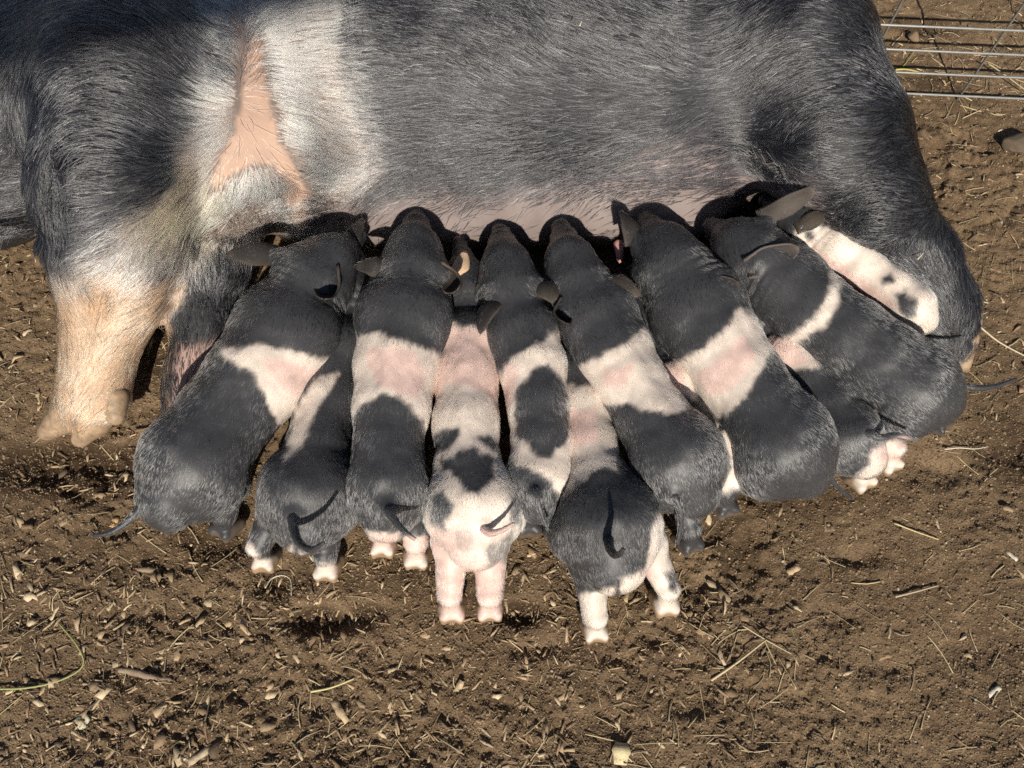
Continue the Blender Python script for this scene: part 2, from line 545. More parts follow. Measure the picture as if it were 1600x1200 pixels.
# ------------------------------------------------------------------ the sow
def W(*s):                                          # list of (px, py, z, r metres) -> points, radii
    return [at(a, b, c) for a, b, c, _ in s], [r for *_, r in s]

sow_origin = np.array((0.0, 0.95, 0.0))
sow = empty('sow', sow_origin)
tag(sow, 'big black sow with a cream belt lying on her side, suckling the litter', 'pig')
B = Body()
B.ell((-0.42, 1.02, 0.155), (0.30, 0.25, 0.185), 0.05)
B.ell((-0.05, 1.06, 0.160), (0.46, 0.25, 0.190), 0.08)
B.ell((0.30, 1.06, 0.150), (0.26, 0.24, 0.180), 0.08)
B.ell((-0.04, 0.895, 0.075), (0.46, 0.120, 0.085), 0.09)      # udder
for i in range(6):
    B.ell((-0.34 + 0.125 * i, 0.815, 0.06), (0.062, 0.050, 0.050), 0.04)
# upper hind leg
p, r = W((1232, 115, .225, .145), (1304, 222, .210, .100), (1362, 318, .175, .068), (1426, 402, .112, .048), (1472, 478, .066, .038), (1490, 530, .038, .030))
B.chain(p, r, 0.05)
# lower hind leg, under her
p, r = W((1300, 260, .09, .09), (1370, 330, .06, .055), (1420, 400, .045, .035))
B.chain(p, r, 0.03)
# upper foreleg
p, r = W((215, 150, .260, .145), (190, 290, .235, .110), (186, 380, .190, .088), (184, 445, .140, .068), (164, 520, .100, .046), (152, 585, .066, .038), (142, 626, .048, .039))
B.chain(p, r, 0.04)
p, r = W((142, 622, .046, .038), (112, 648, .030, .026)); B.chain(p, r, 0.02)
p, r = W((152, 630, .040, .034), (138, 655, .026, .023)); B.chain(p, r, 0.012)
p, r = W((175, 600, .060, .024), (180, 632, .050, .020)); B.chain(p, r, 0.010)
B.chain(*W((300, 235, .215, .085), (355, 235, .200, .095), (420, 215, .190, .110)), 0.06)      # the armpit is filled, not hollow
# lower foreleg
p, r = W((340, 350, .12, .075), (325, 420, .095, .058), (318, 500, .065, .042), (300, 590, .045, .033), (290, 640, .034, .032))
B.chain(p, r, 0.03)
# neck, head, snout, jowl (beyond the frame)
B.chain([(-0.60, 0.97, .185), (-0.86, 0.93, .165), (-1.06, 0.90, .150)], [.185, .165, .135], 0.05)
B.chain([(-1.06, 0.88, .140), (-1.26, 0.84, .110), (-1.38, 0.82, .095)], [.120, .078, .060], 0.04)
B.ell((-0.90, 0.83, .095), (.13, .09, .09), 0.05)
B.ell((-1.42, 0.815, .092), (.022, .055, .052), 0.015)
SV, SQ = B.mesh(0.0075, 2)
SN = vnormals(SV, SQ)
# soft folds of skin at the flank and behind the elbow
spx = topix(SV)
def fold(a, b, amp, wid):
    a, b = np.array(a, float), np.array(b, float)
    e = b - a; t = np.clip(((spx - a) @ e) / (e @ e), 0, 1)
    d = np.linalg.norm(spx - a - t[:, None] * e, axis=1)
    return -amp * np.exp(-(d / wid) ** 2) * np.sin(np.pi * np.clip(t, 0.05, 0.95))
dsp = fold((1120, 215), (1262, 300), .012, 9) + fold((1150, 262), (1235, 285), .006, 5) + fold((84, 150), (92, 400), .016, 22)
dsp += fold((-60, 350), (80, 352), .02, 12) + fold((275, 360), (430, 375), .012, 12)
dsp += (noise3(SV, 9.0, 2) - .5) * .012 + (noise3(SV, 30.0, 4) - .5) * .003
SV = SV + SN * dsp[:, None]
SV[:, 2] = np.maximum(SV[:, 2], -0.012)
SN = vnormals(SV, SQ)
spx = topix(SV)

PINK = [(397, 36), (407, 60), (414, 110), (432, 180), (440, 222), (463, 258), (485, 300), (483, 330), (478, 380), (455, 380), (450, 330), (440, 290), (426, 262),
        (395, 258), (362, 276), (338, 300), (326, 286), (343, 240), (366, 200), (378, 120), (388, 68)]
BELT = [(318, -80), (345, 50), (340, 120), (308, 200), (272, 260), (242, 318), (182, 372), (85, 412), (40, 440), (20, 740), (225, 740), (258, 520), (282, 430), (330, 372), (470, 390),
        (500, 325), (560, 302), (612, 255), (570, 200), (552, 120), (520, 50), (540, -80)]
UDDER = [(480, 340), (600, 308), (750, 304), (880, 288), (960, 256), (1050, 232), (1130, 240), (1190, 262), (1270, 300), (1310, 430), (470, 450)]
LEGSKIN = [(280, 540), (380, 520), (380, 700), (260, 700)]
belt = poly_mask(spx, SV, BELT, 24, 22, 25.0, 1)
pink = smooth01(0.5 - (poly_dist(spx, PINK) + 3.5 + (noise3(SV, 90.0, 2) - .5) * 7) / 5.0)
udder = poly_mask(spx, SV, UDDER, 34, 16, 20.0, 3)
lowleg = poly_mask(spx, SV, LEGSKIN, 12, 6, 40.0, 4)
hoofz = poly_mask(spx, SV, [(1485, 520), (1520, 520), (1520, 590), (1470, 590)], 8, 4, 40, 5)
def mixc(a, b, t): return a * (1 - t[:, None]) + np.asarray(b) * t[:, None]
def sow_skin():
    c = np.tile(np.array((.022, .022, .025)), (len(SV), 1))
    c = mixc(c, (.22, .17, .145), belt * 0.85)
    c = mixc(c, (.245, .195, .183), udder * 0.9)
    c = mixc(c, (.45, .30, .225), pink)
    c = mixc(c, (.42, .28, .185), smooth01((spx[:, 1] - 415) / 40) * (spx[:, 0] < 285) * belt)
    c = mixc(c, (.42, .29, .25), lowleg)
    return c
to_mesh('body', SV, SQ, M_SOW, sow, tint=sow_skin(), origin=sow_origin)
# hoof claws that stand clear of the hair
M_HOOF = plain_mat('hoof_horn', (.30, .21, .135), 0.55, 0.5, 70.0, 0.6)
M_HOOFD = plain_mat('hoof_horn_grey', (.20, .165, .14), 0.5, 0.3, 90.0, 0.3)
def claw(a, b, ra, rb, mat, squash=0.8):
    BB = Body(); BB.cone(a, b, ra, rb, 0.001)
    v, q = BB.mesh(0.0045, 2)
    return to_mesh('hoof', v, q, mat, sow, origin=sow_origin)
claw(at(110, 646, .034), at(74, 674, .012), .030, .015, M_HOOF)
claw(at(148, 656, .030), at(126, 686, .010), .028, .014, M_HOOF)
claw(at(180, 620, .060), at(181, 650, .052), .022, .015, M_HOOF)
claw(at(1496, 532, .036), at(1501, 566, .016), .033, .017, M_HOOF)
claw(at(1510, 476, .060), at(1522, 504, .045), .022, .013, M_HOOFD)
M_TEAT = plain_mat('teat_skin', (.50, .26, .23), 0.45, 0.15, 80.0, 0.2)
for tx, ty in ((968, 408), (716, 402)):
    a_ = at(tx, ty - 12, .075); b_ = at(tx, ty, .070)
    v, q = tube([a_ + (0, .02, 0), a_, b_], [.010, .0070, .0050], 8, 3)
    to_mesh('teat', v, q, M_TEAT, sow, origin=sow_origin)
# ears and eyes of the sow (beyond the frame)
def ear_mesh(base, tip, nrm, width, cup=0.35, bend=0.25, thick=0.0026, nu=14, nv=12, curl=0.0, roll=1.0):
    """a leaf shaped, cupped ear; nrm = the convex outer side"""
    base, tip, nrm = np.asarray(base, float), np.asarray(tip, float), unit(nrm)
    ax = tip - base; Ln = np.linalg.norm(ax); ax = ax / Ln
    nrm = unit(nrm - ax * (nrm @ ax)); sd = np.cross(ax, nrm)
    top = []
    for i in range(nu + 1):
        u = i / nu
        hw = width * 0.5 * float(np.interp(u, (0, .15, .3, .45, .6, .75, .86, .94, 1), (.80, .95, 1.0, .95, .84, .66, .46, .27, .05)))
        th = max(0.05, cup * (1.7 - 1.1 * u))
        mid = base + ax * (u * Ln) + nrm * (bend * Ln * (math.sin(math.pi * u) * 0.6 - 0.7 * u * u) - curl * Ln * max(0, u - 0.5) ** 2 * 2.5)
        xs_, ns_, al_ = [0.0], [0.0], lambda t: th * (t + 0.9 * roll * max(t, 0) ** 2)
        vv = [-1 + 2 * j / nv for j in range(nv + 1)]
        for t0, t1 in zip(vv, vv[1:]):
            a_ = al_((t0 + t1) / 2); w_ = hw * (t1 - t0)
            xs_.append(xs_[-1] + w_ * math.cos(a_)); ns_.append(ns_[-1] - w_ * math.sin(a_))
        xm, nm = xs_[nv // 2], ns_[nv // 2]
        for j in range(nv + 1):
            e = 1 + 0.06 * math.sin(11 * u + 4 * vv[j])
            top.append(mid + sd * ((xs_[j] - xm) * e) + nrm * (ns_[j] - nm))
    top = np.array(top)
    n1, n2 = nu + 1, nv + 1
    Q = [(i * n2 + j, (i + 1) * n2 + j, (i + 1) * n2 + j + 1, i * n2 + j + 1) for i in range(nu) for j in range(nv)]
    Nn = vnormals(top, np.array(Q))
    taper = np.array([thick * (1.5 - 0.9 * i / nu) for i in range(n1) for j in range(n2)])
    V = np.concatenate((top + Nn * taper[:, None] * 0.5, top - Nn * taper[:, None] * 0.5))
    m = n1 * n2
    F = Q + [(a + m, d + m, c + m, b + m) for a, b, c, d in Q]
    rim = [i * n2 for i in range(n1)] + [nu * n2 + j for j in range(1, n2)] + [i * n2 + nv for i in range(nu - 1, -1, -1)] + [j for j in range(nv - 1, 0, -1)]
    for a, b in zip(rim, rim[1:] + rim[:1]): F.append((a, a + m, b + m, b))
    return V, np.array(F)
def solid_tint(V, col, seed=0, amt=0.25):
    f = 1 + amt * 2 * (noise3(V, 70.0, seed) - .5)
    return np.asarray(col)[None] * f[:, None]
for b_, t_, n_ in (((-1.00, .92, .27), (-1.20, .84, .33), (.3, .3, 1)), ((-1.02, .99, .10), (-1.16, 1.10, .12), (.3, 1, .3))):
    v, q = ear_mesh(b_, t_, n_, .15, .3, .2, .006)
    o = to_mesh('ear', v, q, M_SOW, sow, tint=solid_tint(v, (.05, .047, .05)), origin=sow_origin)
M_EYE = plain_mat('eye', (.02, .014, .01), 0.12, 0.1, 40, 0.0)
def ball(c, r, mat, name, parent, origin):
    BB = Body(); BB.ell(c, (r, r, r), 0.001)
    v, q = BB.mesh(r / 3.2, 2)
    return to_mesh(name, v, q, mat, parent, origin=origin)
ball((-1.16, .845, .225), .014, M_EYE, 'eye', sow, sow_origin)

# hair streaks of the sow: pixel, direction seen in the photograph
FLOW = [(98, 160, -.25, 1), (100, 250, -.1, 1), (102, 350, 0, 1), (60, 150, -.3, 1), (30, 260, -.3, 1), (120, 100, -1, .05), (150, 200, -1, -.08), (200, 150, -1, -.15), (260, 190, -1, -.15), (245, 240, -1, .15), (290, 240, -.95, .35), (310, 120, -1, -.35), (340, 60, -1, -.2),
        (150, 300, -1, .05), (220, 290, -1, .25), (270, 290, -.75, .8), (310, 300, -.5, 1), (240, 350, -.7, .8), (150, 370, -1, .35), (120, 440, -.2, 1), (220, 440, -.1, 1),
        (160, 540, -.1, 1), (140, 630, -.5, 1), (400, 330, .4, 1), (360, 300, .1, 1), (330, 420, .3, 1), (300, 560, 0, 1),
        (425, 40, .9, -.4), (450, 60, 1, -.15), (450, 130, 1, 0), (470, 180, 1, .15), (480, 230, 1, .25), (500, 280, 1, .2), (520, 200, 1, .1), (520, 60, 1, -.1), (530, 120, 1, 0), (500, 320, -.2, 1), (570, 120, -1, -.1), (600, 40, -1, -.25),
        (650, 180, -1, -.1), (650, 260, -1, .35), (600, 310, -.7, .9), (720, 320, -.5, 1), (760, 250, -1, .4), (750, 100, -1, -.35), (850, 60, -1, -.6), (850, 160, -1, -.12),
        (900, 230, -1, .3), (860, 320, -.5, 1), (950, 110, -1, -.45), (980, 165, -1, .05), (1000, 240, -1, .5), (1060, 90, -1, -.7), (1090, 180, -.6, 1), (1060, 150, -1, .2),
        (1120, 120, -1, .15), (1140, 60, -1, .35), (1180, 90, -1, .7), (1100, 250, -1, .5), (1160, 200, -1, .45), (1230, 40, -1, .45), (1240, 170, -1, .40), (1320, 50, -1, .05),
        (1380, 100, -1, -.35), (1330, 160, -1, .3), (1390, 220, -1, .25), (1300, 270, -1, .3), (1230, 260, -1, -.2), (1400, 320, -1, .1), (1340, 350, -.6, .5), (1440, 400, .5, 1), (1400, 440, .6, 1),
        (1490, 500, .2, 1), (1000, 20, -1, -.5)]
FL = np.array(FLOW, float)
def sow_flow(pix, N):
    d2 = (pix[:, None, 0] - FL[None, :, 0]) ** 2 + (pix[:, None, 1] - FL[None, :, 1]) ** 2 + 900.0
    w = 1.0 / d2 ** 2
    u = unit(FL[:, 2:4])
    v = (w @ u) / w.sum(1, keepdims=True)
    D = np.stack((v[:, 0], -v[:, 1], np.zeros(len(v))), 1)
    return D
SD = sow_flow(spx, SN)
keep = (spx[:, 0] > -160) & (spx[:, 0] < 1640) & (spx[:, 1] > -260)
sdens = np.where(keep, 1.0, 0.15) * smooth01((SN[:, 2] + 0.55) / 0.6)
sdens *= 1 - 0.93 * udder * smooth01((spx[:, 1] - 268) / 60)
sdens *= 1 - 0.90 * pink
sdens *= 1 - 0.97 * smooth01(1.6 - np.hypot((spx[:, 0] - 100) / 34, (spx[:, 1] - 672) / 20)) 
sdens *= 1 - 0.55 * lowleg
pd = poly_dist(spx, PINK)
sdens *= 1 + 2.2 * smooth01((34 - pd) / 20) * (pd > 0)
slen = 0.036 + 0.010 * belt - 0.010 * smooth01((spx[:, 0] - 1150) / 200) - 0.018 * smooth01((spx[:, 1] - 400) / 60) * (spx[:, 0] < 400) - 0.006 * udder
def sow_tint(P, rs):
    px = topix(P)
    b = poly_mask(px, P, BELT, 24, 22, 25.0, 1)
    x = rs.rand(len(P))
    white = x < b * 0.93 + 0.02
    k = rs.rand(len(P), 1)
    dark = np.array((.026, .026, .030)) * (0.4 + 1.6 * k ** 2)
    dark = np.where(rs.rand(len(P), 1) < 0.12, dark * 4.5, dark)
    yellow = smooth01(1.35 - np.hypot((px[:, 0] - 290) / 85, (px[:, 1] - 315) / 85))[:, None]
    low = smooth01((px[:, 1] - 420) / 60)[:, None] * (px[:, 0] < 330)[:, None]
    cream = np.array((.72, .67, .58)) * (1 - yellow) + np.array((.74, .60, .28)) * yellow
    cream = cream * (1 - low) + np.array((.56, .40, .25)) * low
    return np.where(white[:, None], cream * (0.7 + 0.4 * k), dark)
make_coat('coat', SV, SQ, SN, SD, sdens, slen, sow_tint, 125000, 0.00090, 0.13, 3, M_SOWHAIR, sow, sow_origin, clump=0.009, pull=0.85, wild=0.13, field=B.field)

# ------------------------------------------------------------------ the piglets
DARK = np.array((.042, .042, .046)); PINKS = np.array((.68, .46, .41)); WHITE = np.array((.64, .55, .48))
def make_piglet(label, spine, head, ears, tail, feet, white, pink=(), black=(), socks=0.0, seed=0, n_hair=42000, legs=(), hind_r=1.0, front=True, sockcol=(.62, .48, .38), dark_mul=1.0):
    """spine, head: (px, py, z, half width in px); feet: where the two hind feet stand; white / pink / black: outlines of the markings"""
    sp = [at(a, b, c) for a, b, c, _ in spine]; sr = [d * mpp(a, b, c) for a, b, c, d in spine]
    sr = [(q - .0055) * f for q, f in zip(sr, [.97, .99, .88, .92] + [.98] * 9)]
    hp = [at(a, b + 9, c + dz) for (a, b, c, _), dz in zip(head, (.016, .020, .004))]; hr = [d * mpp(a, b, c) for a, b, c, d in head]
    drop = min(.016, sp[-1][2] - .055)                 # the neck dips between withers and poll
    sp[-1] = sp[-1] - (0, 0, drop); sr[-1] *= .93
    sp[-2] = sp[-2] + (0, 0, .004)
    hr = [hr[0] * .90, hr[1] * .76, hr[2] * .66]
    org = np.array((sp[2][0], sp[2][1], 0.0))
    root = empty('piglet', org)
    tag(root, label, 'piglet', 'piglets suckling side by side')
    Bd = Body()
    Bd.chain(sp, sr, 0.016)
    Bd.cone(sp[-1], hp[0], sr[-1], hr[0], 0.036)
    Bd.chain(hp, hr, 0.022)
    fw = unit(sp[-2] - sp[1]); fwh = unit(np.array((fw[0], fw[1], 0))); sd = np.array((fwh[1], -fwh[0], 0.0))
    # belly a little deeper than the back is wide
    for i in range(1, len(sp) - 1):
        Bd.cone(sp[i] - (0, 0, .012), sp[i + 1 if i + 1 < len(sp) else i] - (0, 0, .012), sr[i] * .92, sr[min(i + 1, len(sp) - 1)] * .92, 0.01)
    # hips, withers and the ridge of the spine
    up = np.array((0, 0, 1.0))
    for s in (-1, 1):
        Bd.ell(sp[1] + sd * s * sr[1] * .50 + up * sr[1] * .22 + fwh * .010, (sr[1] * .46, sr[1] * .78, sr[1] * .62), 0.014, (sd, fwh, up))
        Bd.ell(sp[-2] + sd * s * sr[-2] * .50 + up * sr[-2] * .18, (sr[-2] * .46, sr[-2] * .80, sr[-2] * .70), 0.014, (sd, fwh, up))
    for i in range(len(sp) - 2):
        Bd.cone(sp[i] + up * (sr[i] - .006), sp[i + 1] + up * (sr[i + 1] - .006), .009, .009, 0.012)
    t0_ = at(*tail[0]); Bd.cone(0.55 * sp[0] + 0.45 * (t0_ - (0, 0, .012)), t0_ - (0, 0, .004), .016, .0085, 0.014)
    # hams and hind legs
    for s, ft in zip((-1, 1), feet):
        H = sp[1] + sd * s * sr[1] * 0.42 - (0, 0, 0.022)
        F = at(ft[0], ft[1], 0.0) if ft is not None else np.array((H[0], H[1], 0)) + sd * s * .004 - fwh * .012
        F = F + fwh * 0.010
        hock = F + (0, 0, .052) + fwh * .016 + sd * s * .002
        knee = 0.5 * H + 0.5 * hock + fwh * .022
        knee[2] = max(knee[2], .065)
        Bd.cone(H - fwh * .008, knee, sr[1] * 0.76 * hind_r, .029, 0.014)
        Bd.cone(knee, hock, .026, .0175, 0.010)
        Bd.cone(hock, F + (0, 0, .026) + fwh * .001, .0155, .0115, 0.004)
        Bd.cone(hock - fwh * .002, hock - fwh * .007 + (0, 0, .006), .011, .008, 0.008)
        Bd.ell(F + (0, 0, .014) + fwh * .002, (.0180, .0180, .0140), 0.006)
        for e in (-1, 1):
            Bd.cone(F + (0, 0, .018) + sd * e * .008, F + (0, 0, .009) + fwh * .016 + sd * e * .0125, .0120, .0090, 0.003)
            Bd.cone(F + (0, 0, .026) - fwh * .010 + sd * e * .011, F + (0, 0, .016) - fwh * .015 + sd * e * .012, .0065, .0045, 0.005)
    if front:
        for s in (-1, 1):
            S = sp[-2] + sd * s * sr[-2] * 0.45 - (0, 0, .020)
            F = np.array((S[0], S[1], 0)) + fwh * .03
            E = 0.5 * S + 0.5 * F - fwh * .022
            Bd.cone(S, E, sr[-2] * .5, .024, 0.014); Bd.cone(E, F + (0, 0, .012), .021, .014, 0.008)
    for pts_, rr_ in legs:
        Bd.chain([at(*p_) for p_ in pts_], rr_, 0.008)
    # brow, cheeks and the flat disc of the snout
    hf = unit(hp[-1] - hp[0])
    hs = unit(np.cross(hf, (0, 0, 1.0)))
    for s in (-1, 1):
        Bd.ell(hp[0] + hs * s * hr[0] * .50 - (0, 0, .008), np.array((1, 1, 1)) * hr[0] * .62, 0.012)
    for s in (-1, 1):                                  # brows and the hollow in front of the eyes
        Bd.ell(hp[1] + hs * s * hr[1] * .55 + (0, 0, hr[1] * .52) - hf * .006, (.011, .016, .009), 0.010, (hs, hf, (0, 0, 1.0)))
    Bd.cone(hp[0] + (0, 0, hr[0] * .62), hp[1] + (0, 0, hr[1] * .60), .016, .013, 0.014)
    for e in ears:                                     # the fleshy root of each ear
        eb = at(*e['b']) + (0, 0, .004); et = at(*e['t']) + (0, 0, .016)
        Bd.cone(0.35 * hp[0] + 0.65 * eb, eb + (et - eb) * .22, .017, .009, 0.014)
    Bd.cone(hp[-1] + hf * .012, hp[-1] + hf * .026, hr[-1] * .72, hr[-1] * .66, 0.008)
    V, Q = Bd.mesh(0.0042, 1)
    tv, tq = tube([at(*tail[0]) - (0, 0, .03) + fwh * .012] + [at(*t) for t in tail], np.linspace(.0078, .0022, len(tail) + 1))
    Vb = V + vnormals(V, Q) * ((noise3(V, 26.0, seed) - .5) * .004 + (noise3(V, 90.0, seed + 1) - .5) * .0012)[:, None]
    al = (V - sp[-1]) @ fwh                             # wrinkles where the neck folds
    fd_ = np.exp(-((al + .005) / .028) ** 2) * smooth01((noise3(V, 22.0, seed + 5) - .35) * 3)
    Vb = Vb - vnormals(V, Q) * (.0022 * fd_ * (.5 + .5 * np.sin(al * 2 * math.pi / .0125 + 5 * noise3(V, 30.0, seed + 6))) ** 2)[:, None]
    Vb[:, 2] = np.maximum(Vb[:, 2], -0.006)
    V = Vb
    # markings
    def marks(P):
        px = topix(P)
        w = np.zeros(len(P)); k = np.zeros(len(P)); b = np.zeros(len(P))
        for o in white: w = np.maximum(w, poly_mask(px, P, o, 5, 5, 70.0, seed))
        for o in pink: k = np.maximum(k, poly_mask(px, P, o, 5, 5, 60.0, seed + 1))
        for o in black:
            wt, o = o if isinstance(o, tuple) else (1.0, o)
            b = np.maximum(b, wt * poly_mask(px, P, o, 5, 5, 70.0, seed + 2))
        w = w * (1 - b); k = .72 * k * w
        if socks:
            zz = P[:, 2] + (noise3(P, 60.0, seed) - .5) * .02
            rear = ((P - sp[2]) @ fwh) < 0.02
            s_ = smooth01((socks - zz) / .010) * rear
        else:
            s_ = np.zeros(len(P))
        return w, k, s_
    w, k, s_ = marks(V)
    c = np.tile(DARK, (len(V), 1)); c = mixc(c, WHITE, w); c = mixc(c, PINKS, k); c = mixc(c, sockcol, s_)
    hoof = smooth01((.026 + .010 * noise3(V, 70.0, seed + 8) - V[:, 2]) / .008)
    c = mixc(c, (.30, .20, .12), hoof * np.maximum(np.maximum(s_, w), .25))
    tw, tk, ts = marks(tv)
    ct = mixc(np.tile(DARK, (len(tv), 1)), PINKS, np.maximum(tw, 0) * .7)
    N = vnormals(V, Q)
    to_mesh('body', np.concatenate((V, tv)), np.concatenate((Q, tq + len(V))), M_SKIN, root, tint=np.concatenate((c, ct)), origin=org)
    extra = [(tv, tq, None, None)]
    for e in ears:
        v, q = ear_mesh(at(*e['b']) + (0, 0, .006), at(*e['b']) + 1.22 * (at(*e['t']) - at(*e['b'])) + (0, 0, .020), e.get('n', (0, -.2, 1)), e.get('w', .040) * 1.05, e.get('cup', .75), e.get('bend', .30), .0026, curl=e.get('curl', 0.0))
        col = e.get('c', (.015, .014, .014))
        et_ = solid_tint(v, col, seed)
        lit_rim = np.tile(np.array([max(abs(-1 + 2 * j / 12) ** 6, (i / 14) ** 8) for i in range(15) for j in range(13)]), 2)
        et_ = mixc(et_, np.asarray(col) * 2.2 + (.03, .02, .014), lit_rim)  # light on the ear edges painted in: rims get a paler tint
        to_mesh('ear', v, q, M_EAR, root, tint=et_, origin=org)
        extra.append((v, q, at(*e['t']) - at(*e['b']), col))
    for s in (-1, 1):
        ec = hp[min(1, len(hp) - 1)] + hs * s * hr[min(1, len(hp) - 1)] * .86 + (0, 0, .006)
        ball(ec, .0055, M_EYE, 'eye', root, org)
    # coat: from the head to the tail and down the sides
    axis = np.array(sp + hp)
    A, Bq = axis[:-1], axis[1:]
    best = np.full(len(V), 1e9); D = np.zeros_like(V)
    for a, b in zip(A, Bq):
        e = b - a; t = np.clip(((V - a) @ e) / (e @ e), 0, 1)
        d = np.linalg.norm(V - a - t[:, None] * e, axis=1)
        m = d < best
        best = np.where(m, d, best); D[m] = -unit(e)
    centre = (V - org) @ sd
    D = D + sd[None] * np.clip(centre / .05, -1, 1)[:, None] * 0.45 + np.array((0, 0, -1.0)) * smooth01((.085 - V[:, 2]) / .04)[:, None] * 1.4
    dens = smooth01((N[:, 2] + 0.6) / 0.6) * (1 - 0.35 * k) + 0.06
    dens *= smooth01((V[:, 2] - .030) / .010)
    length = np.full(len(V), .0095) - .003 * s_
    n_body, VB, QB, NB = len(V), [V], [Q], [N]
    for v, q, d, col in extra:
        q4 = q[q[:, 2] != q[:, 3]]
        QB.append(q4 + sum(len(x) for x in VB)); VB.append(v); NB.append(vnormals(v, q4))
        if d is None:
            dd = np.zeros_like(v); k8 = (len(v) - 2) // 8
            mid = v[:k8 * 8].reshape(k8, 8, 3).mean(1); dd[:k8 * 8] = np.repeat(unit(np.gradient(mid, axis=0)), 8, 0); dd[-2:] = dd[-3]
        else:
            dd = np.tile(unit(d), (len(v), 1))
        D = np.concatenate((D, dd)); dens = np.concatenate((dens, np.full(len(v), .6)))
        length = np.concatenate((length, np.full(len(v), .0060)))
    V, Q, N = np.concatenate(VB), np.concatenate(QB), np.concatenate(NB)
    def tint(P, rs):
        P2 = P + rs.randn(*P.shape) * .0012
        w, k, s_ = marks(P2)
        x = rs.rand(len(P)); q = rs.rand(len(P), 1)
        wh = x < np.maximum(w, s_)
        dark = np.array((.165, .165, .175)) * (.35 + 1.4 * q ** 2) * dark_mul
        dark = np.where(rs.rand(len(P), 1) < .08, dark * 3.2, dark)
        fore = smooth01(((P - sp[-1]) @ unit(hp[0] - sp[-1]) + .030) / .04)[:, None]      # the head is the blackest
        dark = dark * (1 - .68 * fore)
        light = np.where((s_ > w)[:, None], np.array((.78, .68, .56)), np.array((.88, .84, .77))) * (.78 + .27 * q)
        return np.where(wh[:, None], light, dark)
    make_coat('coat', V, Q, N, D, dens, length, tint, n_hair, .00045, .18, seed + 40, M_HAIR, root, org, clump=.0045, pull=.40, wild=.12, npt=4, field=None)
    return root

GREYEAR = (.026, .023, .022)
make_piglet('black piglet with narrow white belt lying aslant next to the cream foreleg',
    [(268, 775, .135, 62), (302, 725, .142, 86), (347, 655, .145, 84), (402, 588, .142, 86), (450, 525, .135, 88), (474, 468, .128, 70)],
    [(488, 428, .135, 62), (515, 398, .135, 48), (545, 374, .125, 32)],
    [dict(b=(438, 398, .165), t=(374, 404, .165), w=.046, n=(0, -.3, 1), c=GREYEAR), dict(b=(520, 425, .175), t=(512, 480, .182), w=.046, n=(-.2, .3, -1), cup=.8, c=(.024, .021, .02))],
    [(236, 775, .155), (214, 800, .155), (190, 822, .150), (166, 834, .147), (146, 836, .146)],
    [(262, 830), (352, 838)],
    [[(345, 545), (400, 540), (470, 550), (540, 570), (560, 590), (500, 602), (462, 650), (455, 700), (425, 640), (395, 585), (352, 562)]],
    [[(405, 557), (440, 562), (530, 585), (480, 600), (465, 622), (440, 610)]], seed=1)
make_piglet('black piglet with curled tail and white hind feet, half under its narrow-belted neighbour',
    [(478, 815, .110, 60), (480, 775, .116, 78), (496, 705, .112, 62), (510, 625, .105, 54), (525, 545, .095, 52), (530, 480, .088, 44)],
    [(534, 440, .085, 42), (540, 405, .085, 33), (546, 378, .085, 23)],
    [dict(b=(545, 400, .12), t=(562, 362, .13), w=.034, c=GREYEAR), dict(b=(520, 450, .11), t=(500, 470, .11), w=.034)],
    [(458, 806, .165), (461, 834, .176), (472, 852, .190), (488, 858, .205), (506, 848, .220)],
    [(418, 892), (514, 904)],
    [[(462, 640), (490, 595), (530, 585), (495, 640), (470, 700), (440, 730)], [(375, 845), (398, 848), (404, 872), (440, 872), (455, 855), (462, 915), (370, 915)], [(468, 862), (490, 878), (530, 876), (552, 858), (562, 925), (462, 925)]], seed=2, dark_mul=.8)
make_piglet('black piglet with broad white and pink belt, third rump from the cream foreleg',
    [(606, 808, .128, 48), (605, 762, .138, 64), (607, 700, .140, 65), (612, 638, .140, 68), (620, 570, .136, 70), (634, 502, .130, 80), (641, 456, .124, 64)],
    [(645, 418, .130, 54), (648, 380, .128, 46), (650, 348, .120, 34)],
    [dict(b=(616, 424, .165), t=(574, 422, .170), w=.040, n=(0, -.3, 1), cup=.8, curl=.5, c=GREYEAR), dict(b=(690, 424, .165), t=(718, 464, .172), w=.044, n=(.2, .4, -1), cup=.8, c=(.035, .028, .024))],
    [(606, 795, .180), (616, 812, .185), (630, 828, .187), (648, 842, .185)],
    [(600, 868), (652, 886)],
    [[(545, 525), (590, 520), (640, 540), (700, 560), (690, 600), (680, 720), (660, 660), (625, 620), (600, 612), (560, 640), (540, 670), (535, 600)], [(570, 833), (624, 833), (624, 895), (565, 895)], [(627, 838), (684, 838), (684, 905), (622, 905)]],
    [[(575, 545), (640, 545), (668, 580), (655, 625), (620, 612), (590, 600), (572, 570)], [(575, 835), (625, 835), (625, 856), (572, 856)], [(628, 840), (682, 840), (682, 872), (628, 872)]], seed=3)
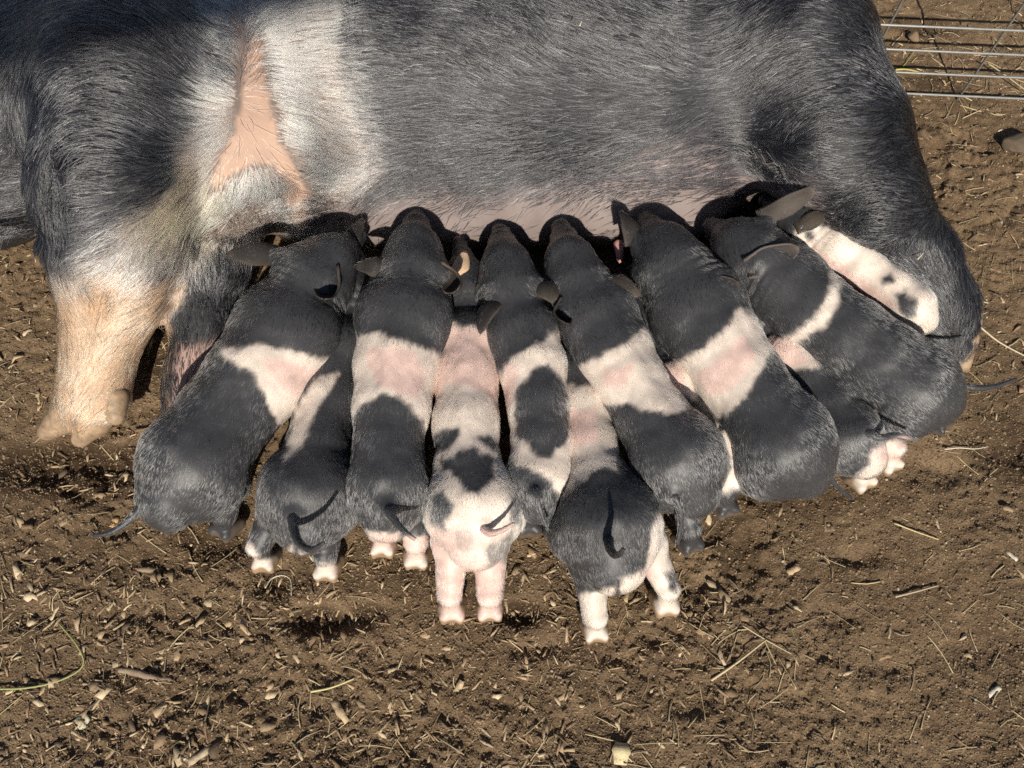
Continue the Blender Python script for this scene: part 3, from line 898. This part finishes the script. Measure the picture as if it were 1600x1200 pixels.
make_piglet('pinkish white piglet with black blotches on its rump and pale hind legs',
    [(744, 842, .118, 58), (740, 794, .128, 75), (732, 730, .130, 63), (728, 662, .125, 59), (730, 592, .115, 54), (734, 532, .104, 50), (736, 488, .094, 44)],
    [(735, 452, .082, 40), (726, 422, .080, 33), (722, 390, .080, 24)],
    [dict(b=(716, 455, .115), t=(726, 412, .125), w=.034, n=(0, -1, .6), c=(.55, .38, .25)), dict(b=(750, 455, .11), t=(765, 470, .10), w=.034)],
    [(752, 822, .168), (764, 832, .176), (780, 830, .182), (803, 818, .190)],
    [(708, 968), (766, 966)],
    [[(600, 500), (900, 500), (900, 1050), (600, 1050)]],
    [[(680, 510), (790, 510), (785, 620), (745, 610), (700, 600), (675, 640)], [(660, 830), (740, 815), (760, 850), (740, 890), (800, 870), (800, 1000), (690, 1000), (680, 900)]],
    [[(672, 690), (690, 668), (716, 672), (712, 690), (690, 705), (672, 712)], [(684, 718), (715, 702), (740, 698), (772, 715), (770, 745), (745, 772), (718, 760), (705, 738), (690, 740)],
     [(748, 684), (768, 682), (780, 700), (772, 712)], [(670, 775), (690, 768), (710, 790), (695, 828), (672, 815)], [(795, 770), (812, 775), (812, 820), (800, 810)],
     (.62, [(758, 868), (770, 850), (800, 830), (808, 850), (790, 880), (765, 886)]), (.5, [(712, 832), (738, 826), (742, 850), (728, 868), (712, 856)]), [(690, 380), (790, 380), (790, 500), (735, 512), (690, 500)]],
    seed=4, hind_r=1.05)
make_piglet('piglet with a black oval saddle patch framed in white',
    [(842, 785, .118, 40), (841, 750, .128, 53), (846, 690, .132, 55), (841, 632, .132, 55), (831, 572, .130, 57), (815, 522, .126, 60), (804, 482, .121, 56)],
    [(796, 442, .126, 48), (790, 406, .126, 42), (785, 372, .118, 33)],
    [dict(b=(778, 468, .160), t=(752, 512, .155), w=.040, n=(-.5, .2, 1), cup=.6), dict(b=(836, 445, .160), t=(866, 472, .160), w=.038, n=(.3, -.2, 1), cup=.7, c=(.030, .026, .023))],
    [(838, 768, .172), (842, 788, .170), (848, 808, .160), (857, 828, .150)],
    [(826, 835), (868, 838)],
    [[(775, 590), (800, 560), (850, 530), (870, 510), (892, 540), (915, 620), (915, 770), (880, 790), (860, 745), (800, 722), (778, 700)]], [[(785, 575), (815, 570), (800, 620), (790, 660)]],
    [[(832, 578), (858, 568), (885, 600), (893, 650), (888, 690), (860, 716), (830, 708), (806, 680), (800, 640), (812, 600)]], seed=5)
make_piglet('black piglet with the widest white belt, head beside the saddle-patched one',
    [(1082, 765, .122, 52), (1060, 720, .134, 76), (1020, 655, .136, 68), (985, 597, .134, 64), (957, 547, .131, 66), (935, 502, .128, 66), (915, 466, .122, 54)],
    [(901, 432, .126, 48), (889, 398, .126, 43), (881, 364, .118, 33)],
    [dict(b=(938, 442, .162), t=(986, 462, .160), w=.038, n=(.1, -.2, 1), cup=.7, c=(.035, .028, .024)), dict(b=(884, 478, .160), t=(878, 516, .166), w=.038, n=(-.3, .3, -1), cup=.8)],
    [(1052, 772, .160), (1062, 795, .152), (1064, 820, .135), (1058, 850, .115)],
    [(1016, 830), (1078, 862)],
    [[(880, 585), (930, 560), (985, 530), (1012, 510), (1035, 560), (1075, 640), (1040, 648), (985, 632), (930, 630), (890, 610)]], [[(940, 580), (990, 565), (980, 600), (940, 605)]], seed=6)
make_piglet('piglet with a solid black rump and splayed pale hind feet, standing farthest back',
    [(956, 874, .118, 64), (950, 824, .126, 84), (936, 765, .124, 66), (922, 700, .112, 50), (910, 640, .100, 45), (900, 580, .088, 42), (890, 525, .078, 38)],
    [(882, 480, .070, 36), (872, 440, .070, 28), (866, 410, .070, 20)],
    [dict(b=(900, 490, .10), t=(915, 510, .09), w=.034), dict(b=(866, 490, .10), t=(850, 500, .09), w=.034)],
    [(950, 838, .178), (952, 854, .196), (959, 866, .218), (968, 866, .236), (974, 858, .250)],
    [(930, 1000), (1038, 958)],
    [[(860, 600), (960, 600), (965, 735), (935, 730), (895, 760), (860, 760)], [(1025, 800), (1060, 800), (1075, 1010), (985, 1010), (968, 905), (1010, 890)], [(905, 930), (960, 915), (965, 1030), (880, 1030)]],
    [[(880, 640), (930, 640), (935, 690), (900, 700)], [(1000, 890), (1035, 860), (1035, 905), (1000, 915)]],
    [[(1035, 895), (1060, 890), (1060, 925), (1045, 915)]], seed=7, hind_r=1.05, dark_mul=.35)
make_piglet('dark piglet squeezed low between two belted ones, one pale hind foot lifted',
    [(1122, 765, .075, 30), (1108, 728, .088, 48), (1080, 655, .090, 50), (1055, 600, .090, 44), (1032, 545, .082, 40)],
    [(1012, 495, .072, 34), (1004, 460, .070, 28), (998, 430, .070, 20)],
    [dict(b=(1030, 490, .10), t=(1045, 510, .09), w=.034), dict(b=(1000, 500, .10), t=(985, 510, .09), w=.034)],
    [(1118, 764, .118), (1108, 784, .120), (1092, 796, .118), (1076, 802, .112)],
    [(1095, 790), (1132, 806)],
    [[(1035, 565), (1075, 565), (1085, 622), (1045, 618)], [(1120, 655), (1180, 655), (1170, 755), (1128, 775), (1118, 765), (1150, 730), (1125, 690)]],
    [[(1035, 570), (1070, 570), (1075, 615), (1045, 615)]], seed=8, legs=[([(1122, 765, .075), (1152, 745, .098), (1150, 700, .115), (1140, 678, .122)], (.024, .017, .014, .013))], n_hair=25000)
make_piglet('large black piglet with tilted white and pink belt and big floppy dark ear',
    [(1255, 735, .118, 50), (1226, 697, .134, 82), (1190, 640, .138, 78), (1152, 585, .138, 74), (1116, 532, .135, 76), (1086, 486, .131, 80), (1066, 446, .130, 64)],
    [(1050, 412, .136, 60), (1034, 378, .132, 48), (1016, 350, .122, 34)],
    [dict(b=(1062, 455, .170), t=(1134, 456, .176), w=.050, n=(0, .7, -1), cup=.75, bend=.15), dict(b=(992, 385, .155), t=(978, 348, .160), w=.040, n=(.6, -.4, .8), cup=.7, c=GREYEAR)],
    [(1272, 722, .150), (1292, 738, .140), (1306, 758, .122), (1330, 778, .100)],
    [(1200, 775), (1268, 772)],
    [[(1035, 572), (1080, 555), (1130, 520), (1155, 480), (1180, 490), (1215, 540), (1180, 590), (1165, 625), (1115, 660), (1090, 640), (1060, 590)]],
    [[(1090, 585), (1140, 545), (1165, 520), (1180, 560), (1150, 600), (1105, 620)]], seed=9)
make_piglet('dark piglet with pink belt, long tail and pale hind feet, under the rightmost big one',
    [(1346, 712, .100, 44), (1326, 682, .110, 54), (1296, 636, .110, 50), (1262, 592, .106, 44), (1232, 552, .100, 42), (1206, 516, .090, 38)],
    [(1182, 482, .082, 36), (1166, 458, .080, 30), (1150, 440, .078, 22)],
    [dict(b=(1200, 480, .11), t=(1218, 495, .10), w=.034), dict(b=(1170, 492, .11), t=(1155, 505, .10), w=.034)],
    [(1352, 676, .155), (1374, 684, .160), (1400, 680, .162), (1430, 686, .160)],
    [(1344, 764), (1386, 738)],
    [[(1180, 530), (1235, 520), (1290, 570), (1235, 580), (1215, 575)], [(1318, 755), (1360, 728), (1362, 700), (1420, 680), (1425, 740), (1350, 790), (1310, 785)]], [[(1190, 535), (1230, 530), (1270, 568), (1225, 575)], [(1362, 700), (1420, 680), (1410, 722), (1370, 730)]], seed=10)
make_piglet('large grey-black piglet with thin white belt, tail sticking out past the sow\'s hind foot',
    [(1458, 624, .130, 50), (1430, 606, .140, 72), (1376, 566, .145, 76), (1322, 526, .145, 73), (1268, 486, .142, 68), (1224, 448, .138, 66), (1198, 420, .135, 54)],
    [(1176, 392, .140, 54), (1152, 372, .135, 44), (1128, 358, .126, 33)],
    [dict(b=(1186, 348, .180), t=(1260, 314, .205), w=.036, n=(-.4, -.9, .6), cup=.7, c=(.075, .064, .056)), dict(b=(1162, 420, .178), t=(1226, 404, .188), w=.052, n=(.1, .7, -1), cup=.75, bend=.15, c=(.04, .034, .032))],
    [(1476, 590, .155), (1498, 600, .155), (1524, 606, .155), (1556, 603, .155), (1588, 592, .158)],
    [(1402, 690), (1466, 676)],
    [[(1200, 540), (1225, 525), (1270, 500), (1290, 460), (1296, 425), (1312, 425), (1310, 470), (1290, 510), (1250, 530), (1235, 548), (1270, 575), (1215, 560)]], [[(1198, 535), (1222, 532), (1262, 572), (1220, 565)]], seed=11)
make_piglet('slim white piglet with small dark spots wedged against the sow\'s hind leg',
    [(1442, 502, .124, 26), (1426, 480, .132, 36), (1392, 448, .134, 38), (1348, 416, .132, 37), (1304, 386, .140, 35), (1272, 364, .145, 32)],
    [(1250, 342, .130, 30), (1228, 328, .125, 26), (1208, 314, .116, 20)],
    [dict(b=(1242, 362, .165), t=(1284, 346, .168), w=.030, n=(0, -.5, 1), c=(.05, .04, .032)), dict(b=(1225, 370, .115), t=(1215, 385, .11), w=.034)],
    [(1440, 496, .14), (1448, 504, .13), (1452, 512, .12)],
    [None, None],
    [[(1245, 355), (1300, 350), (1520, 480), (1500, 600), (1380, 560), (1230, 400)]], [[(1270, 385), (1330, 420), (1400, 480), (1370, 490), (1280, 420)]],
    [[(1258, 362), (1272, 362), (1276, 374), (1262, 376)], [(1375, 432), (1390, 430), (1394, 440), (1380, 444)], [(1398, 462), (1415, 456), (1430, 468), (1432, 490), (1415, 498), (1402, 484)]], seed=12, n_hair=25000)

# ------------------------------------------------------------------ wire fence panel behind the sow
M_WIRE = plain_mat('galvanised_wire', (.34, .335, .315), 0.5, 0.2, 120.0, 0.2, 0.55, 0.0006)
f0 = at(1503, 150, .016); f1 = at(1415, 146, .016)
fd = unit(np.array(((f0 - f1)[0], (f0 - f1)[1], 0)))
fdn = np.array((-fd[1], fd[0], 0))
fence = empty('wire_fence_panel', f0)
tag(fence, 'galvanised welded wire panel standing upright behind the sow\'s rump', 'fence')
def wire(name, a, b, r):
    v, q = tube([a, b], [r, r], 10, 1)
    return to_mesh(name, v, q, M_WIRE, fence, origin=f0)
SPC = 0.2032
for h in (.016, .066, .117, .168, .244, .346, .473, .625, .78, .93):
    wire('horizontal_wire', f0 - fd * SPC * 9.3 + (0, 0, h - .016), f0 + fd * SPC * 5.4 + (0, 0, h - .016), .0023)
for i in range(-9, 6):
    wire('vertical_wire', f0 + fd * SPC * i + fdn * .0055 - (0, 0, .03), f0 + fd * SPC * i + fdn * .0055 + (0, 0, .95), .0022)

# ------------------------------------------------------------------ litter on the soil
rs = np.random.RandomState(77)
M_CHIP = tint_mat('chip_wood', 0.8, 500.0, 0.5, 0.35)
M_STRAW = tint_mat('straw', 0.6, 300.0, 0.2, 0.2)
M_CRUMB = tint_mat('soil_crumb', 0.95, 600.0, 0.5, 0.4)

def patch_xy(n, dens):
    out = []
    while len(out) < n:
        px, py = rs.uniform(-420, 2020, 40000), rs.uniform(-150, 1450, 40000)
        keep = rs.rand(40000) < dens(px, py)
        out += list(zip(px[keep], py[keep]))
    out = out[:n]
    out = np.array(out); P = np.stack(at(out[:, 0], out[:, 1], out[:, 0] * 0), 1)
    P[:, 2] = ground_z(P[:, 0][:, None], P[:, 1][:, None])[:, 0]
    return P

def chip_density(px, py):
    d = 0.35 + 0.65 * (py > 860) * (px < 900) + 0.3 * (px < 250) + 0.5 * ((px > 1380) & (py < 320)) + 0.5 * np.exp(-((px - 1090) / 90) ** 2 - ((py - 1030) / 120) ** 2)
    d = d - 0.25 * ((px > 1150) & (py > 700))
    return np.clip(d * 0.7, 0.05, 1)

def scatter_boxes(name, P, lens, wids, thk, cols, mat, tilt=0.16):
    n = len(P)
    a = rs.rand(n) * 2 * np.pi
    t1, t2 = rs.randn(n) * tilt, rs.randn(n) * tilt
    X = np.stack((np.cos(a) * np.cos(t1), np.sin(a) * np.cos(t1), np.sin(t1)), 1)
    Y = np.stack((-np.sin(a) * np.cos(t2), np.cos(a) * np.cos(t2), np.sin(t2)), 1)
    Z = np.cross(X, Y)
    V = [None] * 16
    bow = rs.randn(n) * .12; off = rs.randn(4, n) * .22
    wd = rs.uniform(.35, 1.15, (4, n)); wd[0] *= rs.uniform(.2, 1, n); wd[3] *= rs.uniform(.1, 1, n)
    for i, s in enumerate((-1, -.35, .3, 1)):
        for j, e in enumerate((-1, 1)):
            sk = s + rs.uniform(-.18, .18, n)
            q = P + X * (lens * .5 * sk)[:, None] + Y * (wids * .5 * (wd[i] * e + off[i]))[:, None] + Z * (lens * bow * (1 - s * s))[:, None]
            V[2 * i + j] = q - Z * (thk * .2)[:, None]; V[8 + 2 * i + j] = q + Z * (thk * .8)[:, None]
    V = np.stack(V, 1).reshape(-1, 3)
    base = np.arange(n)[:, None, None] * 16
    f = []
    for i in range(3):
        f.append((8 + 2 * i, 8 + 2 * i + 2, 8 + 2 * i + 3, 8 + 2 * i + 1))
        f.append((2 * i, 2 * i + 2, 8 + 2 * i + 2, 8 + 2 * i)); f.append((2 * i + 1, 8 + 2 * i + 1, 8 + 2 * i + 3, 2 * i + 3))
    f += [(0, 8, 9, 1), (6, 7, 15, 14)]
    Q = (np.array(f)[None] + base).reshape(-1, 4)
    o = to_mesh(name, V, Q, mat, None, smooth=False, tint=np.repeat(cols, 16, 0))
    return o

n = 23000
P = patch_xy(n, chip_density); P[:, 2] += .0006
L_ = .003 + .022 * rs.rand(n) ** 3.0
base_c = np.array([(.36, .26, .155), (.25, .165, .095), (.50, .39, .25), (.14, .095, .06)])[rs.choice(4, n, p=(.38, .27, .2, .15))]
o = scatter_boxes('wood_chips', P, L_, L_ * np.where(rs.rand(n) < .8, .08 + .14 * rs.rand(n), .25 + .4 * rs.rand(n)), .0004 + .0008 * rs.rand(n), base_c * (.7 + .6 * rs.rand(n, 1)), M_CHIP)
tag(o, 'small tan wood chips and bark bits strewn over the soil', 'wood chips', kind='stuff')

n = 250000
P = patch_xy(n, lambda x, y: np.full(len(x), .8))
V0 = np.array([(1, 0, -.3), (-.5, .87, -.3), (-.5, -.87, -.3), (.55, .5, .6), (-.7, 0, .7), (.3, -.6, .65)])
F0 = [(0, 1, 3, 3), (1, 4, 3, 3), (1, 2, 4, 4), (2, 5, 4, 4), (2, 0, 5, 5), (0, 3, 5, 5), (3, 4, 5, 5)]
sz = .0007 + .0009 * rs.rand(n) + .0022 * rs.rand(n) ** 10
an = rs.rand(n) * 6.283
ca, sa = np.cos(an)[:, None], np.sin(an)[:, None]
VX = V0[None, :, 0] * ca - V0[None, :, 1] * sa; VY = V0[None, :, 0] * sa + V0[None, :, 1] * ca
V = np.stack((VX, VY, np.repeat(V0[None, :, 2] * .75, n, 0)), -1) * (sz[:, None] * rs.uniform(.7, 1.3, (n, 6)))[..., None] + P[:, None]
Q = (np.array(F0)[None] + (np.arange(n) * 6)[:, None, None]).reshape(-1, 4)
cc = np.where(rs.rand(n, 1) < .015, np.array((.40, .34, .26)), np.array((.20, .138, .082))) * rs.uniform(.35, 1.45, (n, 1))
o = to_mesh('soil_crumbs', V.reshape(-1, 3), Q, M_CRUMB, None, smooth=False, tint=np.repeat(cc, 6, 0))
tag(o, 'loose crumbs and grit lying on the brown soil', 'soil', kind='stuff')

def straw_density(px, py):
    d = .10 + .6 * np.exp(-((px - 1100) / 110) ** 2 - ((py - 1050) / 130) ** 2) + .9 * ((px > 1390) & (py < 220)) + .4 * ((px > 1420) & (py < 640)) + .12 * (py > 900)
    return np.clip(d, 0, 1)
n = 1300
P = patch_xy(n, straw_density)
Vs, Qs, Cs, k0 = [], [], [], 0
for i in range(n):
    ln = rs.uniform(.010, .048) * (1.3 if rs.rand() < .2 else 1)
    a = rs.rand() * 6.283; bd = rs.randn() * .22
    pts = []
    for t in (-.5, 0, .5):
        q = P[i] + ln * t * np.array((math.cos(a + bd * t), math.sin(a + bd * t), 0))
        q[2] = ground_z(np.array([[q[0]]]), np.array([[q[1]]]))[0, 0] + .0012 + .0015 * rs.rand()
        pts.append(q)
    v, q = tube(pts, [rs.uniform(.0003, .0010)] * 3, 5, 2)
    Vs.append(v); Qs.append(q + k0); k0 += len(v)
    Cs.append(np.repeat((np.array((.50, .40, .23)) if rs.rand() < .7 else np.array((.36, .29, .18)))[None] * rs.uniform(.6, 1.1), len(v), 0))
o = to_mesh('straw_bits', np.concatenate(Vs), np.concatenate(Qs), M_STRAW, None, tint=np.concatenate(Cs))
tag(o, 'short broken straw and hay bits on the soil', 'straw', kind='stuff')

# single pieces that stand out
def on_ground(px, py, lift):
    p = at(px, py, 0.0)
    p[2] = ground_z(np.array([[p[0]]]), np.array([[p[1]]]))[0, 0] + lift
    return p
def stalk(name, label, pix, r, col, cat, lift=.004, z=None):
    pts = [on_ground(a, b, lift) if z is None else at(a, b, z) for a, b in pix]
    org = pts[0].copy()
    v, q = tube(pts, np.linspace(r, r * .6, len(pts)), 6, 4)
    tag(to_mesh(name, v, q, M_STRAW, None, tint=np.tile(np.array(col), (len(v), 1)), origin=org), label, cat).location = tuple(org)
stalk('grass_stalk', 'long pale green grass stalk curving in from the left edge', [(-30, 1076), (40, 1075), (95, 1062), (128, 1040), (122, 1010), (90, 972)], .0016, (.30, .31, .12), 'grass stalk')
stalk('straw_stalk', 'yellowish straw on the soil below the white-footed curled-tail piglet', [(484, 1080), (515, 1074), (552, 1060)], .0018, (.52, .46, .22), 'straw')
stalk('straw_stalk', 'long diagonal straw lying in the hay patch right of the splayed piglet', [(1114, 1062), (1150, 1036), (1196, 1000)], .0019, (.50, .41, .25), 'straw')
stalk('straw_stalk', 'thin straw crossing the long diagonal one in the hay patch', [(1160, 978), (1195, 1000), (1235, 1022)], .0011, (.50, .42, .28), 'straw')
stalk('straw_stalk', 'golden straw alone on smooth soil below the pink-footed piglet', [(1397, 818), (1430, 831), (1466, 843)], .0014, (.52, .43, .22), 'straw')
stalk('straw_stalk', 'grey-tan straw lying flat far right of the splayed hind foot', [(1400, 932), (1432, 924), (1468, 914)], .0016, (.42, .34, .23), 'straw')
stalk('straw_stalk', 'pale straw running from the sow\'s grey dewclaw to the right edge', [(1530, 504), (1565, 530), (1612, 556)], .0018, (.58, .50, .34), 'straw')
stalk('straw_stalk', 'short straw just above the sow\'s grey dewclaw', [(1515, 458), (1530, 463), (1548, 470)], .0015, (.55, .47, .32), 'straw')
stalk('straw_stalk', 'thin white stem arching between the two white hind feet', [(412, 917), (420, 902), (438, 897), (452, 905), (455, 930)], .0011, (.60, .54, .42), 'straw', .010)
stalk('straw_stalk', 'pale curved stem on the soil right of the two pale feet', [(1476, 702), (1500, 699), (1525, 700), (1550, 694)], .0012, (.58, .52, .40), 'straw', .006)
stalk('green_grass_stalk', 'yellow-green grass blade under the lowest fence wires', [(1398, 112), (1415, 112), (1440, 118)], .0022, (.42, .36, .10), 'grass blade', .006)
stalk('green_grass_stalk', 'thin green grass blade leaning under the fence by the sow\'s rump', [(1408, 108), (1418, 96), (1428, 82)], .0013, (.25, .28, .09), 'grass blade', .006)
stalk('straw_stalk', 'long straw lying across the lowest fence wire at the right', [(1535, 112), (1565, 132), (1604, 158)], .0014, (.50, .42, .26), 'straw', .02)
stalk('straw_fragment', 'tiny pale straw fragment stuck on the sow\'s dark back', [(906, 40), (909, 33)], .0010, (.70, .62, .45), 'straw', z=.395)
stalk('straw_fragment', 'tiny pale straw fragment stuck on the sow\'s hind leg', [(1434, 405), (1443, 395)], .0010, (.70, .60, .42), 'straw', z=.178)

def lump(name, label, px, py, rx, ry, rz, col, cat, seed, flat=0.0, rot=0.0, detail=.35, sink=.3):
    p = on_ground(px, py, 0)
    BB = Body(); BB.ell((0, 0, 0), (rx, ry, rz), 0.001)
    v, q = BB.mesh(min(rx, ry, rz) / 5, 1)
    v = v * (1 + detail * (noise3(v, .9 / max(rx, ry), seed) - .5)[:, None] * 2)
    for k in range(7):                                # broken facets
        d = unit(np.random.RandomState(seed * 9 + k).randn(3)); h = v @ d
        lim = np.quantile(h, .88); v = v - np.maximum(h - lim, 0)[:, None] * d * .85
    c, s = math.cos(rot), math.sin(rot)
    v = v @ np.array(((c, s, 0), (-s, c, 0), (0, 0, 1)))
    v = v + (noise3(v, 160.0, seed) - .5)[:, None] * .0015
    o = to_mesh(name, v, q, M_CRUMB, None, smooth=True, tint=solid_tint(v, col, seed, .3))
    o.location = (p[0], p[1], p[2] + rz * (1 - sink))
    return tag(o, label, cat)
lump('stone', 'angular grey-brown stone half sunk in soil at the right edge', 1584, 234, .034, .030, .016, (.13, .095, .066), 'stone', 3)
lump('soil_clod', 'flat pale clod of soil between the fence wires', 1424, 64, .013, .012, .009, (.21, .145, .09), 'soil clod', 4)
0 and lump('soil_clod', 'rounded crumbly clod of soil right of the sow\'s rump', 1535, 175, .028, .020, .014, (.19, .135, .085), 'soil clod', 5)

def chip(label, px, py, ln, wd, rot, col, thick=.0014, name='wood_chip'):
    p = on_ground(px, py, .0008)
    r = np.random.RandomState(int(px * 7 + py))
    xs = np.linspace(-.5, .5, 6)
    V, Q = [], []
    for x in xs:
        w = wd * (.5 + .06 * r.randn()) * (1 if abs(x) < .4 else .8)
        z = .0015 * r.randn()
        for y, zz in ((-w, 0), (w, 0), (w, thick), (-w, thick)):
            V.append((x * ln + .06 * ln * r.randn() * .3, y, zz + z))
    for i in range(5):
        for k in range(4):
            k2 = (k + 1) % 4
            Q.append((i * 4 + k, (i + 1) * 4 + k, (i + 1) * 4 + k2, i * 4 + k2))
    Q += [(0, 1, 2, 3), (23, 22, 21, 20)]
    o = to_mesh(name, np.array(V), np.array(Q), M_CHIP, None, smooth=False, tint=np.tile(np.array(col), (24, 1)))
    o.location = tuple(p); o.rotation_euler = (.1 * r.randn(), .1 * r.randn(), rot)
    return tag(o, label, 'wood chip')
chip('pale yellowish square wood chip at the bottom edge', 971, 1178, .026, .021, 1.45, (.60, .50, .30))
chip('pale greenish square wood chip on the soil, lower left', 124, 1126, .019, .017, .7, (.46, .45, .33))
chip('long tan wood chip lying aslant on the bottom soil', 528, 1110, .036, .010, -.9, (.48, .36, .22))
chip('short bright wood chip standing on the soil left of bottom centre', 714, 1076, .026, .009, 1.1, (.58, .44, .26))
chip('white wood sliver near the right edge', 1560, 1080, .022, .008, .6, (.60, .54, .44))
chip('bent pale wood sliver at the right edge below the pink-footed piglet', 1582, 868, .018, .007, -.9, (.56, .50, .40))
chip('tan leaf-shaped chip right of the widest-belted piglet\'s hoof', 1240, 890, .020, .009, .5, (.46, .33, .20))
chip('small orange chip beside the first piglet\'s tail', 176, 815, .016, .010, 1.3, (.50, .30, .14))
chip('pale torn leaf scrap at the bottom, left of centre', 312, 1180, .034, .010, .6, (.42, .33, .22))
v, q = tube([on_ground(182, 1046, .001), on_ground(205, 1050, .002), on_ground(232, 1056, .002), on_ground(262, 1062, .001)], [.0035, .0045, .0042, .0025], 8, 4)
v = v + (noise3(v, 120.0, 3) - .5)[:, None] * .003
tag(to_mesh('twig', v, q, M_CHIP, None, tint=solid_tint(v, (.24, .175, .12), 2, .4)), 'short thick grey-brown twig on the soil below the first piglet', 'twig')

# ------------------------------------------------------------------ added unseen roof behind the camera, put there to shade the sow's back
M_TIN = plain_mat('shade_roof_tin', (.30, .30, .29), 0.5, 0.2, 8.0, 0.2, 0.4)
M_POST = plain_mat('shade_roof_wood', (.24, .17, .11), 0.8, 0.35, 12.0, 0.4, stretch=(6, 6, 1))
ts = np.array(to_sun)
def cast_back(px, py, z, h):
    p = at(px, py, z)
    return p + ts * ((h - z) / ts[2])
HZ = 4.2
eA, eB = cast_back(30, 92, .33, HZ), cast_back(520, -12, .33, HZ)
ed = (eB - eA) / (eB - eA)[0]
shade_roof = empty('added_shade_roof', (0, eA[1], 0)); so = np.array((0, eA[1], 0))
tag(shade_roof, 'open tin-roofed shelter whose eave shades the sow\'s back, out of the picture', 'shelter')
xs = np.linspace(-2.6, 2.4, 201)
V, Q = [], []
for k, th in ((0, 0), (1, .002)):
    for x in xs:
        p = eA + ed * (x - eA[0])
        w = .012 * math.sin(x * 2 * math.pi / .076)
        V.append((p[0], p[1], HZ + w + th)); V.append((p[0], p[1] + 1.15, HZ + .12 + w + th))
m = len(xs) * 2
for i in range(len(xs) - 1):
    a_ = 2 * i
    Q.append((a_, a_ + 1, a_ + 3, a_ + 2)); Q.append((m + a_, m + a_ + 2, m + a_ + 3, m + a_ + 1))
    Q.append((a_, a_ + 2, m + a_ + 2, m + a_)); Q.append((a_ + 1, m + a_ + 1, m + a_ + 3, a_ + 3))
to_mesh('shade_roof_sheet', V, Q, M_TIN, shade_roof, origin=so)
for x in (-2.5, 2.3):
    for dy, top in ((.08, HZ - .02), (1.05, HZ + .08)):
        p = eA + ed * (x - eA[0])
        v, q = tube([(p[0], p[1] + dy, -.1), (p[0], p[1] + dy, 2.1), (p[0], p[1] + dy, top)], [.05, .048, .045], 10, 2)
        to_mesh('shade_roof_post', v, q, M_POST, shade_roof, origin=so)
for dy, top in ((.08, HZ - .045), (1.05, HZ + .06)):
    a_, b_ = eA + ed * (-2.55 - eA[0]), eA + ed * (2.35 - eA[0])
    v, q = tube([(a_[0], a_[1] + dy, top), (b_[0], b_[1] + dy, top)], [.03, .03], 8, 1)
    to_mesh('shade_roof_beam', v, q, M_POST, shade_roof, origin=so)
